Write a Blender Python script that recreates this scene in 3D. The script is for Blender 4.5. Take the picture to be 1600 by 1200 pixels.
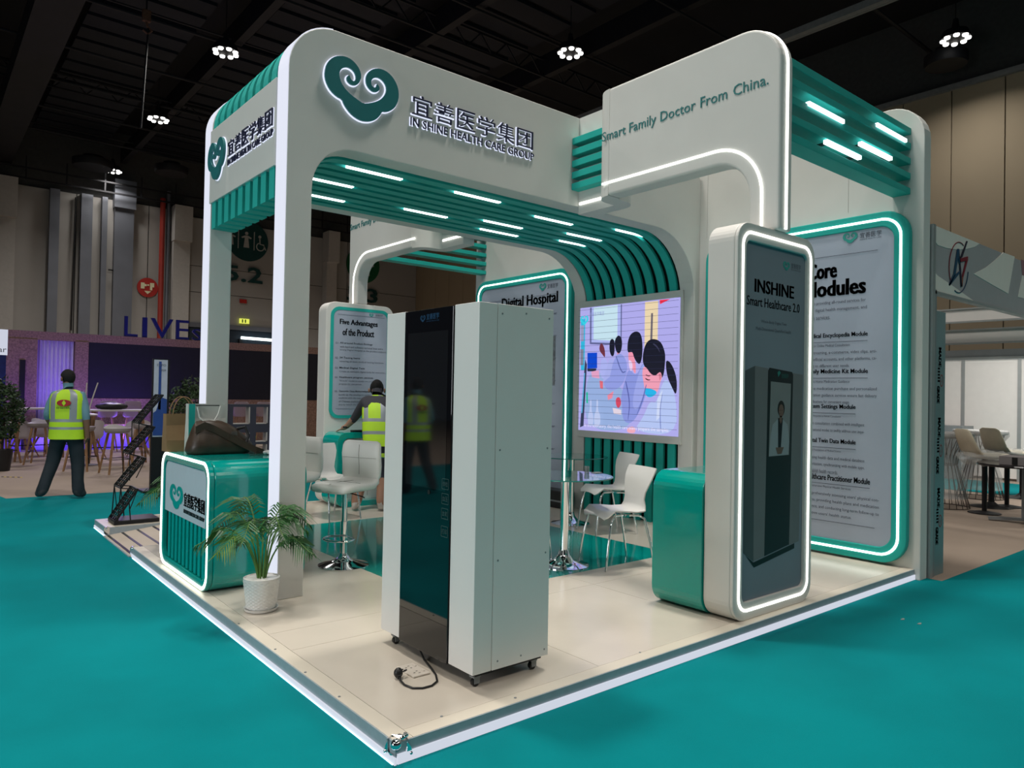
import bpy, bmesh, math, random
from mathutils import Vector, Matrix
S = bpy.context.scene
COL = S.collection
for _o in list(bpy.data.objects): bpy.data.objects.remove(_o)
PI = math.pi
rnd = random.Random(7)

# ---------------------------------------------------------------- camera, world, lights, exposure
FPX, YAW, PITCH, ROLL = 1133.2274, 0.87928379, 0.01390242, 0.01858629
CAM = Vector((-1.55335329, -2.57441681, 1.52))
_f = Vector((math.cos(PITCH)*math.cos(YAW), math.cos(PITCH)*math.sin(YAW), math.sin(PITCH)))
_r = Vector((math.sin(YAW), -math.cos(YAW), 0.0)); _u = _r.cross(_f)
_c, _s = math.cos(ROLL), math.sin(ROLL)
VR = _c*_r + _s*_u; VU = -_s*_r + _c*_u; VF = _f
cam = bpy.data.cameras.new('camera'); camo = bpy.data.objects.new('camera', cam); COL.objects.link(camo)
cam.sensor_width = 36; cam.lens = 36*FPX/1600; cam.clip_start = .05; cam.clip_end = 300
camo.matrix_world = Matrix(((VR.x, VU.x, -VF.x, CAM.x), (VR.y, VU.y, -VF.y, CAM.y), (VR.z, VU.z, -VF.z, CAM.z), (0, 0, 0, 1)))
S.camera = camo
def at(px, py, ax, v):
    d = VR*((px-800)/FPX) - VU*((py-600)/FPX) + VF
    return CAM + d*((v-CAM[ax])/d[ax])

w = bpy.data.worlds.new('hall_air'); S.world = w; w.use_nodes = True
w.node_tree.nodes['Background'].inputs[0].default_value = (.75, .84, 1, 1)
w.node_tree.nodes['Background'].inputs[1].default_value = .035
S.view_settings.view_transform = 'Standard'; S.view_settings.look = 'None'
S.view_settings.exposure = 0; S.view_settings.gamma = 1; S.view_settings.use_curve_mapping = False
S.cycles.max_bounces = 6; S.cycles.diffuse_bounces = 3; S.cycles.glossy_bounces = 4
S.cycles.transmission_bounces = 6; S.cycles.transparent_max_bounces = 8; S.cycles.sample_clamp_indirect = 4
S.cycles.caustics_reflective = False; S.cycles.caustics_refractive = False
S.cycles.use_light_tree = True

def area(name, loc, size, power, color=(1, .96, .9), target=None, sizey=None, spread=180):
    l = bpy.data.lights.new(name, 'AREA'); l.energy = power; l.color = color; l.size = size
    l.shape = 'DISK'
    if sizey: l.shape = 'RECTANGLE'; l.size_y = sizey
    l.spread = math.radians(spread)
    o = bpy.data.objects.new(name, l); COL.objects.link(o); o.location = loc
    if target is not None:
        o.rotation_euler = (Vector(target)-Vector(loc)).to_track_quat('-Z', 'Y').to_euler()
    return o
# the high-bay lamps of the hall (the five seen are modelled further down; the rest hang outside the frame)
LAMPS_SEEN = [(5.2, 18.8, 11.2), (5.1, 25.8, 11.2), (5.2, 34.0, 11.2), (12.6, 12.2, 11.2), (19.7, 4.8, 11.2)]
for p in LAMPS_SEEN: area('high_bay_light', (p[0], p[1], p[2]-.25), .8, {34.0: 70, 25.8: 480, 18.8: 360, 12.2: 160, 4.8: 110}[p[1]], spread=150)
for p in [(-8, -3, 11.2), (-9, 4, 11.2), (-7, 12, 11.2), (-2, -8, 11.2), (5, -9, 11.2), (12, -6, 11.2), (0, 3.2, 11.2), (3.4, .9, 11.2), (15, 25, 11.2)]:
    area('high_bay_light', p, 1.0, 300 if p[0] < -5 else (480 if p[1] > 20 else (260 if p[0] < 4 and p[1] > -5 else 230)), (1, .95, .88), spread=170 if p[0] < -5 else 120)
area('added_left_fill', (-7.0, 1.0, 2.1), 2.5, 170, (.93, .96, 1), target=(1.5, 2.5, 1.4))  # unseen fill lamp, added to brighten the left-facing sides of kiosk and stand

# ---------------------------------------------------------------- materials
MATS = {}
def mat(name, col, rough=.5, metal=0., emit=None, es=0., var=0., vs=8., bump=0., bs=60., alpha=None, coat=0., trans=0., ior=1.45, spec=.5):
    if name in MATS: return MATS[name]
    m = bpy.data.materials.new(name); m.use_nodes = True; nt = m.node_tree; b = nt.nodes['Principled BSDF']
    b.inputs['Base Color'].default_value = (*col, 1); b.inputs['Roughness'].default_value = rough
    b.inputs['Metallic'].default_value = metal; b.inputs['IOR'].default_value = ior
    b.inputs['Specular IOR Level'].default_value = spec
    if coat: b.inputs['Coat Weight'].default_value = coat; b.inputs['Coat Roughness'].default_value = .05
    if trans: b.inputs['Transmission Weight'].default_value = trans
    if alpha is not None: b.inputs['Alpha'].default_value = alpha
    if emit: b.inputs['Emission Color'].default_value = (*emit, 1); b.inputs['Emission Strength'].default_value = es
    if var or bump:
        tc = nt.nodes.new('ShaderNodeTexCoord')
    if var:
        n = nt.nodes.new('ShaderNodeTexNoise'); n.inputs['Scale'].default_value = vs; n.inputs['Detail'].default_value = 4
        nt.links.new(tc.outputs['Object'], n.inputs['Vector'])
        r = nt.nodes.new('ShaderNodeValToRGB')
        r.color_ramp.elements[0].position = .3; r.color_ramp.elements[1].position = .7
        r.color_ramp.elements[0].color = tuple(max(0, c*(1-var)) for c in col)+(1,)
        r.color_ramp.elements[1].color = tuple(min(1, c*(1+var)) for c in col)+(1,)
        nt.links.new(n.outputs['Fac'], r.inputs['Fac']); nt.links.new(r.outputs['Color'], b.inputs['Base Color'])
    if bump:
        n2 = nt.nodes.new('ShaderNodeTexNoise'); n2.inputs['Scale'].default_value = bs; n2.inputs['Detail'].default_value = 3
        nt.links.new(tc.outputs['Object'], n2.inputs['Vector'])
        bp = nt.nodes.new('ShaderNodeBump'); bp.inputs['Strength'].default_value = bump; bp.inputs['Distance'].default_value = .01
        nt.links.new(n2.outputs['Fac'], bp.inputs['Height']); nt.links.new(bp.outputs['Normal'], b.inputs['Normal'])
    MATS[name] = m; return m
def glow(name, col, s, base=.1): return mat(name, (base, base, base), .4, emit=col, es=s)
W_PANEL = mat('white_painted_board', (.62, .615, .585), .55, var=.02, vs=3, bump=.05, bs=6)
W_EDGE = glow('lit_acrylic_edge', (.83, .86, 1.0), .86)
LED = glow('led_strip', (1.0, 1.0, .93), 3.6)
LEDC = glow('led_bar', (.85, .97, 1.0), 4.0)
SKIRT = glow('lit_skirting', (.76, .80, .92), .78)
UNDER = glow('under_edge_led', (.55, .88, 1.0), 5.5)
TEAL = mat('teal_paint', (.02, .40, .35), .55, var=.03, vs=4, spec=.22)
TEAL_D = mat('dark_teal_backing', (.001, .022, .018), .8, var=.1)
TEAL_G = mat('teal_gloss_laminate', (.0, .335, .29), .13, coat=.5, var=.02, vs=2)
TEAL_F = mat('teal_gloss_floor', (.0, .30, .265), .12, coat=.5, var=.05, vs=5)
TILE = mat('ivory_floor_laminate', (.62, .56, .475), .22, var=.035, vs=2.5, bump=.02, bs=40)
ALU = mat('brushed_aluminium', (.36, .42, .46), .4, .2, var=.05, vs=20)
CHROME = mat('chrome', (.82, .83, .85), .06, 1.0, var=.01)
POSTER = mat('printed_fabric', (.36, .41, .50), .6, var=.03, vs=2)
INK = mat('black_ink', (.008, .012, .02), .6, var=.05)
INK_G = mat('grey_ink', (.09, .10, .13), .6, var=.05)
INK_T = mat('teal_ink', (.02, .30, .26), .5, var=.05)
NAVY = mat('navy_letter', (.012, .016, .05), .4, var=.05)
BLACK = mat('black_plastic', (.012, .012, .013), .4, var=.1, vs=20)
BLK_M = mat('black_metal', (.012, .012, .014), .45, .3, var=.1, vs=20)
GLASSB = mat('black_glass', (.002, .002, .003), .03, coat=.3, var=.01)
KIOSK = mat('kiosk_white_steel', (.75, .735, .71), .35, var=.015, vs=3)
GREYM = mat('grey_steel', (.25, .27, .28), .5, .3, var=.05)

# ---------------------------------------------------------------- builders
def rootof(o):
    while o.parent: o = o.parent
    return o
def arc(cx, cy, r, a0, a1, n=8):
    return [(cx+r*math.cos(math.radians(a0+(a1-a0)*i/n)), cy+r*math.sin(math.radians(a0+(a1-a0)*i/n))) for i in range(n+1)]
def rrect(x0, x1, z0, z1, r, n=6):
    rs = r if isinstance(r, (list, tuple)) else (r,)*4   # bl br tr tl
    return (arc(x0+rs[0], z0+rs[0], rs[0], 180, 270, n)+arc(x1-rs[1], z0+rs[1], rs[1], 270, 360, n)
            + arc(x1-rs[2], z1-rs[2], rs[2], 0, 90, n)+arc(x0+rs[3], z1-rs[3], rs[3], 90, 180, n))
def emb(plane, p, d):
    a, b = p
    return {'xz': (a, d, b), 'yz': (d, a, b), 'xy': (a, b, d)}[plane]
def ribbon(path, wd):
    """closed outline of a band of width wd around an open path"""
    L, R = [], []
    n = len(path)
    for i, p in enumerate(path):
        a = path[max(0, i-1)]; b = path[min(n-1, i+1)]
        dx, dy = b[0]-a[0], b[1]-a[1]; l = math.hypot(dx, dy) or 1
        nx, ny = -dy/l*wd/2, dx/l*wd/2
        L.append((p[0]+nx, p[1]+ny)); R.append((p[0]-nx, p[1]-ny))
    return L, R
_TX = {}
def text_mesh(s, bold=0.):
    k = (s, bold)
    if k in _TX: return _TX[k]
    c = bpy.data.curves.new('t', 'FONT'); c.body = s; c.size = 1; c.offset = bold; c.resolution_u = 2
    o = bpy.data.objects.new('t', c); COL.objects.link(o)
    dg = bpy.context.evaluated_depsgraph_get(); dg.update()
    me = bpy.data.meshes.new_from_object(o.evaluated_get(dg))
    V = [(v.co.x, v.co.y) for v in me.vertices]; F = [tuple(p.vertices) for p in me.polygons]
    bpy.data.objects.remove(o); bpy.data.curves.remove(c); bpy.data.meshes.remove(me)
    if not V: V = [(0, 0), (1, 0), (1, 1)]; F = [(0, 1, 2)]
    _TX[k] = (V, F); return _TX[k]
LOGO = [(0.23, 0.192), (0.159, 0.207), (0.085, 0.25), (0.033, 0.314), (0.003, 0.389), (0.0, 0.462), (0.02, 0.553), (0.067, 0.628), (0.132, 0.681), (0.197, 0.706), (0.264, 0.716), (0.332, 0.706), (0.392, 0.674), (0.441, 0.626), (0.467, 0.571), (0.469, 0.518), (0.449, 0.459), (0.416, 0.419), (0.377, 0.401), (0.331, 0.402), (0.292, 0.426), (0.279, 0.461), (0.29, 0.491), (0.311, 0.509), (0.322, 0.492), (0.334, 0.466), (0.359, 0.449), (0.384, 0.457), (0.404, 0.489), (0.399, 0.536), (0.369, 0.578), (0.317, 0.598), (0.267, 0.593), (0.217, 0.563), (0.185, 0.511), (0.185, 0.457), (0.209, 0.387), (0.265, 0.326), (0.342, 0.277), (0.437, 0.24), (0.506, 0.215), (0.593, 0.244), (0.681, 0.287), (0.751, 0.339), (0.8, 0.401), (0.825, 0.467), (0.815, 0.529), (0.773, 0.574), (0.718, 0.594), (0.664, 0.586), (0.621, 0.553), (0.604, 0.509), (0.614, 0.467), (0.654, 0.451), (0.681, 0.474), (0.686, 0.509), (0.703, 0.501), (0.726, 0.472), (0.718, 0.434), (0.683, 0.406), (0.634, 0.397), (0.581, 0.422), (0.544, 0.467), (0.533, 0.528), (0.546, 0.586), (0.584, 0.641), (0.644, 0.686), (0.716, 0.71), (0.796, 0.71), (0.88, 0.678), (0.945, 0.616), (0.988, 0.538), (1.0, 0.444), (0.983, 0.357), (0.945, 0.282), (0.881, 0.224), (0.818, 0.194), (0.768, 0.19), (0.738, 0.13), (0.686, 0.068), (0.624, 0.03), (0.564, 0.01), (0.494, 0.0), (0.416, 0.015), (0.339, 0.053), (0.279, 0.109), (0.249, 0.15)]
def smooth_poly(P, it=1):
    for _ in range(it):
        Q = []
        for i in range(len(P)):
            a, b = P[i], P[(i+1) % len(P)]
            Q += [(a[0]*.75+b[0]*.25, a[1]*.75+b[1]*.25), (a[0]*.25+b[0]*.75, a[1]*.25+b[1]*.75)]
        P = Q
    return P

class MB:
    def __init__(s): s.v = []; s.f = []; s.m = []; s.cur = 0; s.marks = []; s.lv = 0
    def face(s, idx): s.f.append(tuple(idx)); s.m.append(s.cur)
    def add(s, V, F):
        o = len(s.v); s.v += [tuple(p) for p in V]
        for f in F: s.face([i+o for i in f])
    def box(s, x0, x1, y0, y1, z0, z1):
        s.add([(x0, y0, z0), (x1, y0, z0), (x1, y1, z0), (x0, y1, z0), (x0, y0, z1), (x1, y0, z1), (x1, y1, z1), (x0, y1, z1)],
              [(0, 3, 2, 1), (4, 5, 6, 7), (0, 1, 5, 4), (1, 2, 6, 5), (2, 3, 7, 6), (3, 0, 4, 7)]); return s
    def obox(s, c, ax, ay, az, hx, hy, hz):
        c = Vector(c); ax, ay, az = Vector(ax).normalized()*hx, Vector(ay).normalized()*hy, Vector(az).normalized()*hz
        V = [c+ax*i+ay*j+az*k for k in (-1, 1) for j, i in ((-1, -1), (-1, 1), (1, 1), (1, -1))]
        s.add(V, [(0, 3, 2, 1), (4, 5, 6, 7), (0, 1, 5, 4), (1, 2, 6, 5), (2, 3, 7, 6), (3, 0, 4, 7)]); return s
    def beam(s, p, q, w, h=None, up=(0, 0, 1)):
        p, q = Vector(p), Vector(q); d = q-p
        u = Vector(up); x = d.cross(u)
        if x.length < 1e-4: x = d.cross(Vector((1, 0, 0)))
        s.obox((p+q)/2, d, x, x.cross(d), d.length/2, w/2, (h or w)/2); return s
    def prism(s, P, plane, a, b):
        n = len(P)
        s.add([emb(plane, p, a) for p in P]+[emb(plane, p, b) for p in P],
              [tuple(range(n)), tuple(range(2*n-1, n-1, -1))]+[(i, i+n, (i+1) % n+n, (i+1) % n) for i in range(n)]); return s
    def flat(s, P, plane, d):
        s.add([emb(plane, p, d) for p in P], [tuple(range(len(P)))]); return s
    def ring(s, O, I, plane, a, b):
        n = len(O); V = [emb(plane, p, a) for p in O]+[emb(plane, p, a) for p in I]+[emb(plane, p, b) for p in O]+[emb(plane, p, b) for p in I]
        F = []
        for i in range(n):
            j = (i+1) % n
            F += [(i, j, n+j, n+i), (2*n+i, 3*n+i, 3*n+j, 2*n+j), (i, 2*n+i, 2*n+j, j), (n+i, n+j, 3*n+j, 3*n+i)]
        s.add(V, F); return s
    def band(s, path, wd, plane, a, b):
        L, R = ribbon(path, wd); n = len(path)
        V = [emb(plane, p, a) for p in L]+[emb(plane, p, a) for p in R]+[emb(plane, p, b) for p in L]+[emb(plane, p, b) for p in R]
        F = [(0, n, 3*n, 2*n), (n-1, 3*n-1, 4*n-1, 2*n-1)]
        for i in range(n-1):
            j = i+1
            F += [(i, j, n+j, n+i), (2*n+i, 3*n+i, 3*n+j, 2*n+j), (i, 2*n+i, 2*n+j, j), (n+i, n+j, 3*n+j, 3*n+i)]
        s.add(V, F); return s
    def lathe(s, prof, c=(0, 0, 0), n=24, rx=1., ry=1.):
        k = len(prof); V = []
        for r, z in prof:
            for i in range(n):
                a = 2*PI*i/n; V.append((c[0]+r*rx*math.cos(a), c[1]+r*ry*math.sin(a), c[2]+z))
        F = [(j*n+i, j*n+(i+1) % n, (j+1)*n+(i+1) % n, (j+1)*n+i) for j in range(k-1) for i in range(n)]
        if prof[0][0] > 1e-5: F.append(tuple(range(n-1, -1, -1)))
        if prof[-1][0] > 1e-5: F.append(tuple((k-1)*n+i for i in range(n)))
        s.add(V, F); return s
    def tube(s, P, r, n=8, closed=False):
        P = [Vector(p) for p in P]; k = len(P); V = []; x = None
        for i, p in enumerate(P):
            a = P[(i-1) % k] if (closed or i > 0) else p; b = P[(i+1) % k] if (closed or i < k-1) else p
            d = (b-a).normalized()
            if x is None:
                x = d.orthogonal().normalized()
            x = (x-d*x.dot(d)).normalized(); y = d.cross(x)
            rr = r[i] if isinstance(r, (list, tuple)) else r
            for j in range(n):
                t = 2*PI*j/n; V.append(p+x*rr*math.cos(t)+y*rr*math.sin(t))
        F = [(i*n+j, i*n+(j+1) % n, ((i+1) % k)*n+(j+1) % n, ((i+1) % k)*n+j) for i in range(k if closed else k-1) for j in range(n)]
        if not closed: F += [tuple(range(n-1, -1, -1)), tuple((k-1)*n+j for j in range(n))]
        s.add(V, F); return s
    def loft(s, rings, cap=True):
        n = len(rings[0]); k = len(rings); V = [p for r in rings for p in r]
        F = [(i*n+j, i*n+(j+1) % n, (i+1)*n+(j+1) % n, (i+1)*n+j) for i in range(k-1) for j in range(n)]
        if cap: F += [tuple(range(n-1, -1, -1)), tuple((k-1)*n+j for j in range(n))]
        s.add(V, F); return s
    def ball(s, c, rx, ry=None, rz=None, n=12, k=8):
        ry = ry or rx; rz = rz or rx
        prof = [(max(1e-6, math.sin(PI*i/k)), -math.cos(PI*i/k)) for i in range(k+1)]
        o = len(s.v); s.lathe(prof, (0, 0, 0), n)
        for i in range(o, len(s.v)):
            v = s.v[i]; s.v[i] = (c[0]+v[0]*rx, c[1]+v[1]*ry, c[2]+v[2]*rz)
        return s
    def text(s, t, O, R, U, w=None, h=None, size=None, bold=0., depth=0., align='L', sx=1., fat=0.):
        if s.lv == 0: s.marks.append((len(s.v), len(s.f)))
        s.lv += 1
        s._text(t, O, R, U, w, h, size, bold, depth, align, sx, fat); s.lv -= 1; return s
    def _text(s, t, O, R, U, w, h, size, bold, depth, align, sx, fat):
        if fat:
            Rn = Vector(R).normalized()
            for q in (-1, -.5, .5, 1): s._text(t, Vector(O)+Rn*fat*q, R, U, w, h, size, bold, depth, align, sx, 0.)
        """w/h fit the lettering into a box whose lower left corner is O; size sets the em height instead"""
        V, F = text_mesh(t, bold)
        x0 = min(v[0] for v in V); x1 = max(v[0] for v in V); y0 = min(v[1] for v in V); y1 = max(v[1] for v in V)
        O, R, U = Vector(O), Vector(R).normalized(), Vector(U).normalized(); N = R.cross(U)
        if size: kx = size*sx; ky = size; oy = 0; 
        else:
            ky = h/(y1-y0); kx = w/(x1-x0) if w else ky*sx; oy = y0
        ox = x0
        wd = (x1-x0)*kx; sh = {'L': 0, 'C': -wd/2, 'R': -wd}[align]
        P = [O+R*((v[0]-ox)*kx+sh)+U*((v[1]-oy)*ky) for v in V]
        if depth:
            n = len(P); edges = {}
            for f in F:
                for i in range(len(f)):
                    a, b = f[i], f[(i+1) % len(f)]
                    if (b, a) in edges: del edges[(b, a)]
                    else: edges[(a, b)] = 1
            s.add([p+N*depth for p in P]+P, list(F)+[(b, a, a+n, b+n) for a, b in edges])
        else: s.add(P, F)
        return s
    def logo(s, O, R, U, w, depth=.002, grow=0., sub=1, h=None):
        O, R, U = Vector(O), Vector(R).normalized(), Vector(U).normalized(); N = R.cross(U); h = h or w
        P = smooth_poly(LOGO, sub) if sub else LOGO
        if grow:
            L, Rr = ribbon(P+P[:1], grow*2)
            c = sum(p[0] for p in P)/len(P); P = Rr[:-1] if sum((L[i][0]-.5)**2+(L[i][1]-.4)**2 for i in range(len(P))) < sum((Rr[i][0]-.5)**2+(Rr[i][1]-.4)**2 for i in range(len(P))) else L[:-1]
        n = len(P); Q = [O+R*p[0]*w+U*p[1]*h for p in P]
        s.add([q+N*depth for q in Q]+Q, [tuple(range(n-1, -1, -1))]+[(i, (i+1) % n, (i+1) % n+n, i+n) for i in range(n)]); return s
    def build_each(s, name, mats, parent, **k):
        """one part per line of lettering"""
        M_ = s.marks+[(len(s.v), len(s.f))]
        for (v0, f0), (v1, f1) in zip(M_, M_[1:]):
            q = MB(); q.v = s.v[v0:v1]; q.f = [tuple(i-v0 for i in f) for f in s.f[f0:f1]]; q.m = s.m[f0:f1]
            q.build(name, mats, parent, fix=False)
    def build(s, name, mats, parent=None, smooth=0, bevel=0., bseg=2, base=None, fix=True):
        if not isinstance(mats, (list, tuple)): mats = [mats]
        off = Vector((0, 0, 0))
        if parent is not None: off = rootof(parent).location.copy()
        elif base is not None: off = Vector(base)
        me = bpy.data.meshes.new(name); me.from_pydata([(v[0]-off.x, v[1]-off.y, v[2]-off.z) for v in s.v], [], s.f)
        for m in mats: me.materials.append(m)
        me.polygons.foreach_set('material_index', s.m)
        if fix:
            bm = bmesh.new(); bm.from_mesh(me); bmesh.ops.recalc_face_normals(bm, faces=bm.faces); bm.to_mesh(me); bm.free()
        o = bpy.data.objects.new(name, me); COL.objects.link(o)
        if parent is not None: o.parent = parent
        elif base is not None: o.location = off
        if smooth:
            me.polygons.foreach_set('use_smooth', [True]*len(me.polygons))
            try: me.set_sharp_from_angle(angle=math.radians(smooth))
            except Exception: pass
        if bevel:
            b = o.modifiers.new('bevel', 'BEVEL'); b.width = bevel; b.segments = bseg; b.limit_method = 'ANGLE'; b.angle_limit = math.radians(40)
            b.harden_normals = False
        if name in ('body_text', 'film_print', 'icon_print', 'lettering'): o['kind'] = 'stuff'
        me.update(); return o

def tag(o, label=None, cat=None, group=None, kind=None):
    if label: o['label'] = label
    if cat: o['category'] = cat
    if group: o['group'] = group
    if kind: o['kind'] = kind
    return o
def thing(name, loc, label, cat, group=None, rz=0.):
    o = bpy.data.objects.new(name, None); COL.objects.link(o); o.empty_display_size = .1
    o.location = loc; o.rotation_euler.z = rz
    return tag(o, label, cat, group)
def struct(name, mb, m, parent=None, **k):
    o = mb.build(name, m, parent, **k)
    if parent is None: o['kind'] = 'structure'
    return o
def clone(o, parent=None):
    c = o.copy(); COL.objects.link(c); c.parent = parent
    for ch in list(o.children): clone(ch, c)
    return c
def place(o, loc, rz=0., label=None, group=None, first=False):
    c = o if first else clone(o)
    c.location = loc; c.rotation_euler.z = rz
    if label: c['label'] = label
    if group: c['group'] = group
    return c
X, Y, Z = Vector((1, 0, 0)), Vector((0, 1, 0)), Vector((0, 0, 1))

# ================================================================ the hall
CARPET = mat('teal_carpet', (.0, .205, .225), .95, var=.10, vs=1.3, bump=.35, bs=350, spec=.1)
BEIGE = mat('beige_carpet_floor', (.36, .29, .235), .85, var=.06, vs=1.2, bump=.1, bs=200, spec=.2)
HALLW = mat('hall_wall_panel', (.33, .315, .30), .8, var=.04, vs=.7)
HALLB = mat('beige_acoustic_panel', (.34, .275, .19), .85, var=.04, vs=.5)
HALLG = mat('grey_service_metal', (.16, .17, .20), .5, .4, var=.1, vs=1)
PIPER = mat('red_pipe', (.33, .03, .02), .5, var=.1, vs=2)
BLKC = mat('black_ceiling', (.004, .0045, .007), .8, var=.2, vs=.6)
BLKC2 = mat('dark_ceiling_sheet', (.003, .0045, .010), .7, var=.2, vs=1)
BLKC3 = mat('dark_steel_beam', (.009, .009, .012), .6, .2, var=.2, vs=2)

fl = struct('floor', MB().box(-20, 30, -20, 40, -.3, 0), BEIGE)
def carpet(P, z, label):
    a = min(p[0] for p in P); b = min(p[1] for p in P)
    return tag(MB().prism(P, 'xy', 0.001, z).build('carpet', CARPET, base=(a, b, 0)), label, 'carpet')
carpet([(-14, -12), (21.9, -12), (21.9, -.17), (5.2, -.17), (5.2, -.05), (5.055, -.05), (5.055, 9.1), (.2, 9.1), (-.55, 9.15), (-.62, 9.6), (-1.0, 10.2), (-14, 10.2)], .006, 'wide teal carpet around the stand in the foreground')
carpet([(12.4, -.1), (14.5, -.1), (14.5, 12), (12.4, 12)], .006, 'strip of teal carpet beyond the wrapped bar tables')
# carpet litter
for k, (px, py) in enumerate([(1411, 968), (1437, 975), (230, 872)]):
    p = at(px, py, 2, .006)
    m = MB(); P = [(p.x+.022*math.cos(a)*(1+.5*math.sin(3*a+k)), p.y+.010*math.sin(a)) for a in [i*PI/4 for i in range(8)]]
    m.prism(P, 'xy', .0062, .0095)
    tag(m.build('paper_scrap', mat('scrap_paper', (.25, .3, .28), .8, var=.2), base=(p.x, p.y, .0062)),
        ['small pale scrap lying on the right teal carpet', 'second pale scrap, further right on the teal carpet', 'tiny dark scrap on the teal carpet beside the ramp'][k], 'litter')
# hazard tape dashes far left on beige floor
p = at(18, 746, 2, 0); th = thing('floor_tape', (p.x, p.y, 0), 'black and yellow hazard tape stuck on the beige floor at far left', 'tape')
for i in range(8):
    a = at(2+i*4.2, 745+.15*i, 2, 0); b = at(2+i*4.2+3.6, 745.2+.15*i, 2, 0)
    MB().box(min(a.x, b.x), max(a.x, b.x), a.y-.05, a.y+.02, .001, .004).build(*(('yellow_dash', mat('yellow_tape', (.6, .45, .02), .6, var=.1)) if i % 2 else ('black_dash', BLACK)), th)

# left hall wall (y = 35) : panels, pillars, ducts
YW, XW, HT = 35.2, 22.0, 10.75
wl = struct('wall_left', MB().box(-8, XW+.3, YW+.12, YW+.4, 0, 13.4), mat('wall_core', (.05, .05, .05), .9, var=.1))
def wpanel(x0, x1, z0, z1, y=YW, t=.1, m=HALLW, nm='wall_panel'):
    return MB().box(x0+.02, x1-.02, y, y+t, z0+.015, z1-.015).build(nm, m, wl)
cuts = [-8, -4.5, -1.2, 1.1, 4.0, 7.0, 8.7, 13.3, 17.4, 22.0]
for a, b in zip(cuts, cuts[1:]):
    if a in (8.7,):   # above the loading door
        wpanel(a, b, 4.75, 6.3); wpanel(a, b, 6.3, 7.6); wpanel(a, b, 7.6, 10.0)
    elif a > 13:
        wpanel(a, b, 0, 4.9); wpanel(a, b, 4.9, 7.3); wpanel(a, b, 7.3, 10.0)
    else:
        wpanel(a, b, 0, HT-.55)
for x0, x1 in [(1.0, 1.7), (8.0, 8.75), (15.9, 16.5)]:
    MB().box(x0, x1, YW-.55, YW, 0, 8.6).build('pillar', mat('hall_pillar', (.42, .40, .38), .8, var=.04), wl)
    MB().box(x0-.03, x1+.03, YW-.8, YW, 8.6, 10.3).build('pillar', mat('hall_pillar'[:11], (.42, .40, .38), .8), wl)
for x0, x1 in [(2.95, 3.32), (4.15, 4.6), (4.98, 5.2), (5.5, 6.3)]:
    MB().box(x0, x1, YW-.3, YW, 0, 10.2).build('duct', HALLG, wl)
MB().box(5.45, 6.35, YW-.45, YW, 9.8, 11.1).build('duct', HALLG, wl)
MB().tube([(7.55, YW-.25, 0), (7.55, YW-.25, 10.6)], .12).build('pipe', PIPER, wl, smooth=40)
MB().tube([(7.82, YW-.2, 0), (7.82, YW-.2, 11)], .09).build('pipe', HALLG, wl, smooth=40)
MB().tube([(5.3, YW-.2, 6.9), (5.8, YW-.2, 6.9), (5.95, YW-.2, 6.6), (5.95, YW-.2, 2)], .04).build('pipe', BLK_M, wl, smooth=40)
MB().tube([(3.95, YW-.15, 10), (3.9, YW-.15, 4)], .03).build('cable', BLACK, wl)
mm = MB()
for z in (10.35, 10.8): mm.beam((-8, YW-.7, z), (XW, YW-.7, z), .07)
for i in range(20): mm.beam((-7+i*1.5, YW-.7, 10.3), (-7+i*1.5, YW-.7, 11.3), .06)
mm.build('cable_tray', BLKC3, wl)
# loading door with a tube light
dm = struct('door_1', MB().box(8.75, 13.3, YW-.02, YW+.1, 0, 4.7), mat('dark_door_opening', (.01, .02, .035), .7, var=.2, vs=1))
MB().box(8.7, 13.35, YW-.12, YW-.02, 4.55, 4.78).build('door_lintel', HALLG, dm)
MB().tube([(11.4, YW-.3, 4.15), (13.25, YW-.3, 4.12)], .07).build('tube_light', glow('tube', (.85, 1, 1), 3), dm)
MB().box(11.35, 11.5, YW-.2, YW, 0, 4.1).build('door_post', BLKC3, dm)
e = MB().box(11.35, 11.85, YW-.16, YW-.1, 4.9, 5.15).build('exit_sign', glow('exit_lit', (.75, .8, .1), 1.), base=(11.6, YW-.13, 4.85))
tag(e, 'small lit yellow exit sign over the dark loading door', 'sign')
g = MB(); g.box(11.47, 11.53, YW-.17, YW-.16, 4.94, 5.11); g.box(11.62, 11.68, YW-.17, YW-.16, 4.94, 5.11); g.build('pictogram', mat('exit_green', (.02, .15, .02), .6, var=.1), e)
def disc(name, x, z, r, m, label, cat='sign', y=YW-.6):
    P = [(x+r*math.cos(2*PI*i/40), z+r*math.sin(2*PI*i/40)) for i in range(40)]
    return tag(MB().prism(P, 'xz', y, y+.05).build(name, m, base=(x, y, z)), label, cat)
RED = mat('sign_red', (.38, .015, .01), .5, var=.08); CREAM = mat('sign_cream', (.7, .68, .45), .5, var=.03); SGRN = mat('sign_dark_green', (.004, .045, .045), .5, var=.1)
d = disc('fire_sign', 7.0, 6.27, .46, RED, 'round red fire equipment sign with cream symbols on the hall wall', y=YW-.12)
g = MB(); y = YW-.14
for a, b, c, e2 in [(6.7, 6.86, 6.2, 6.48), (6.86, 6.95, 6.32, 6.42), (7.1, 7.2, 6.15, 6.5), (7.2, 7.28, 6.3, 6.5), (6.98, 7.06, 6.35, 6.42)]: g.box(a, b, y, y+.02, c, e2)
g.prism([(6.85, 6.1), (7.0, 5.95), (7.15, 6.1)], 'xz', y, y+.02); g.build('pictogram', CREAM, d)
d = disc('toilet_sign', 11.72, 9.2, 1.05, SGRN, 'large round dark green toilet sign above the number 5.2', y=YW-.1)
g = MB(); y = YW-.13
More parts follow.
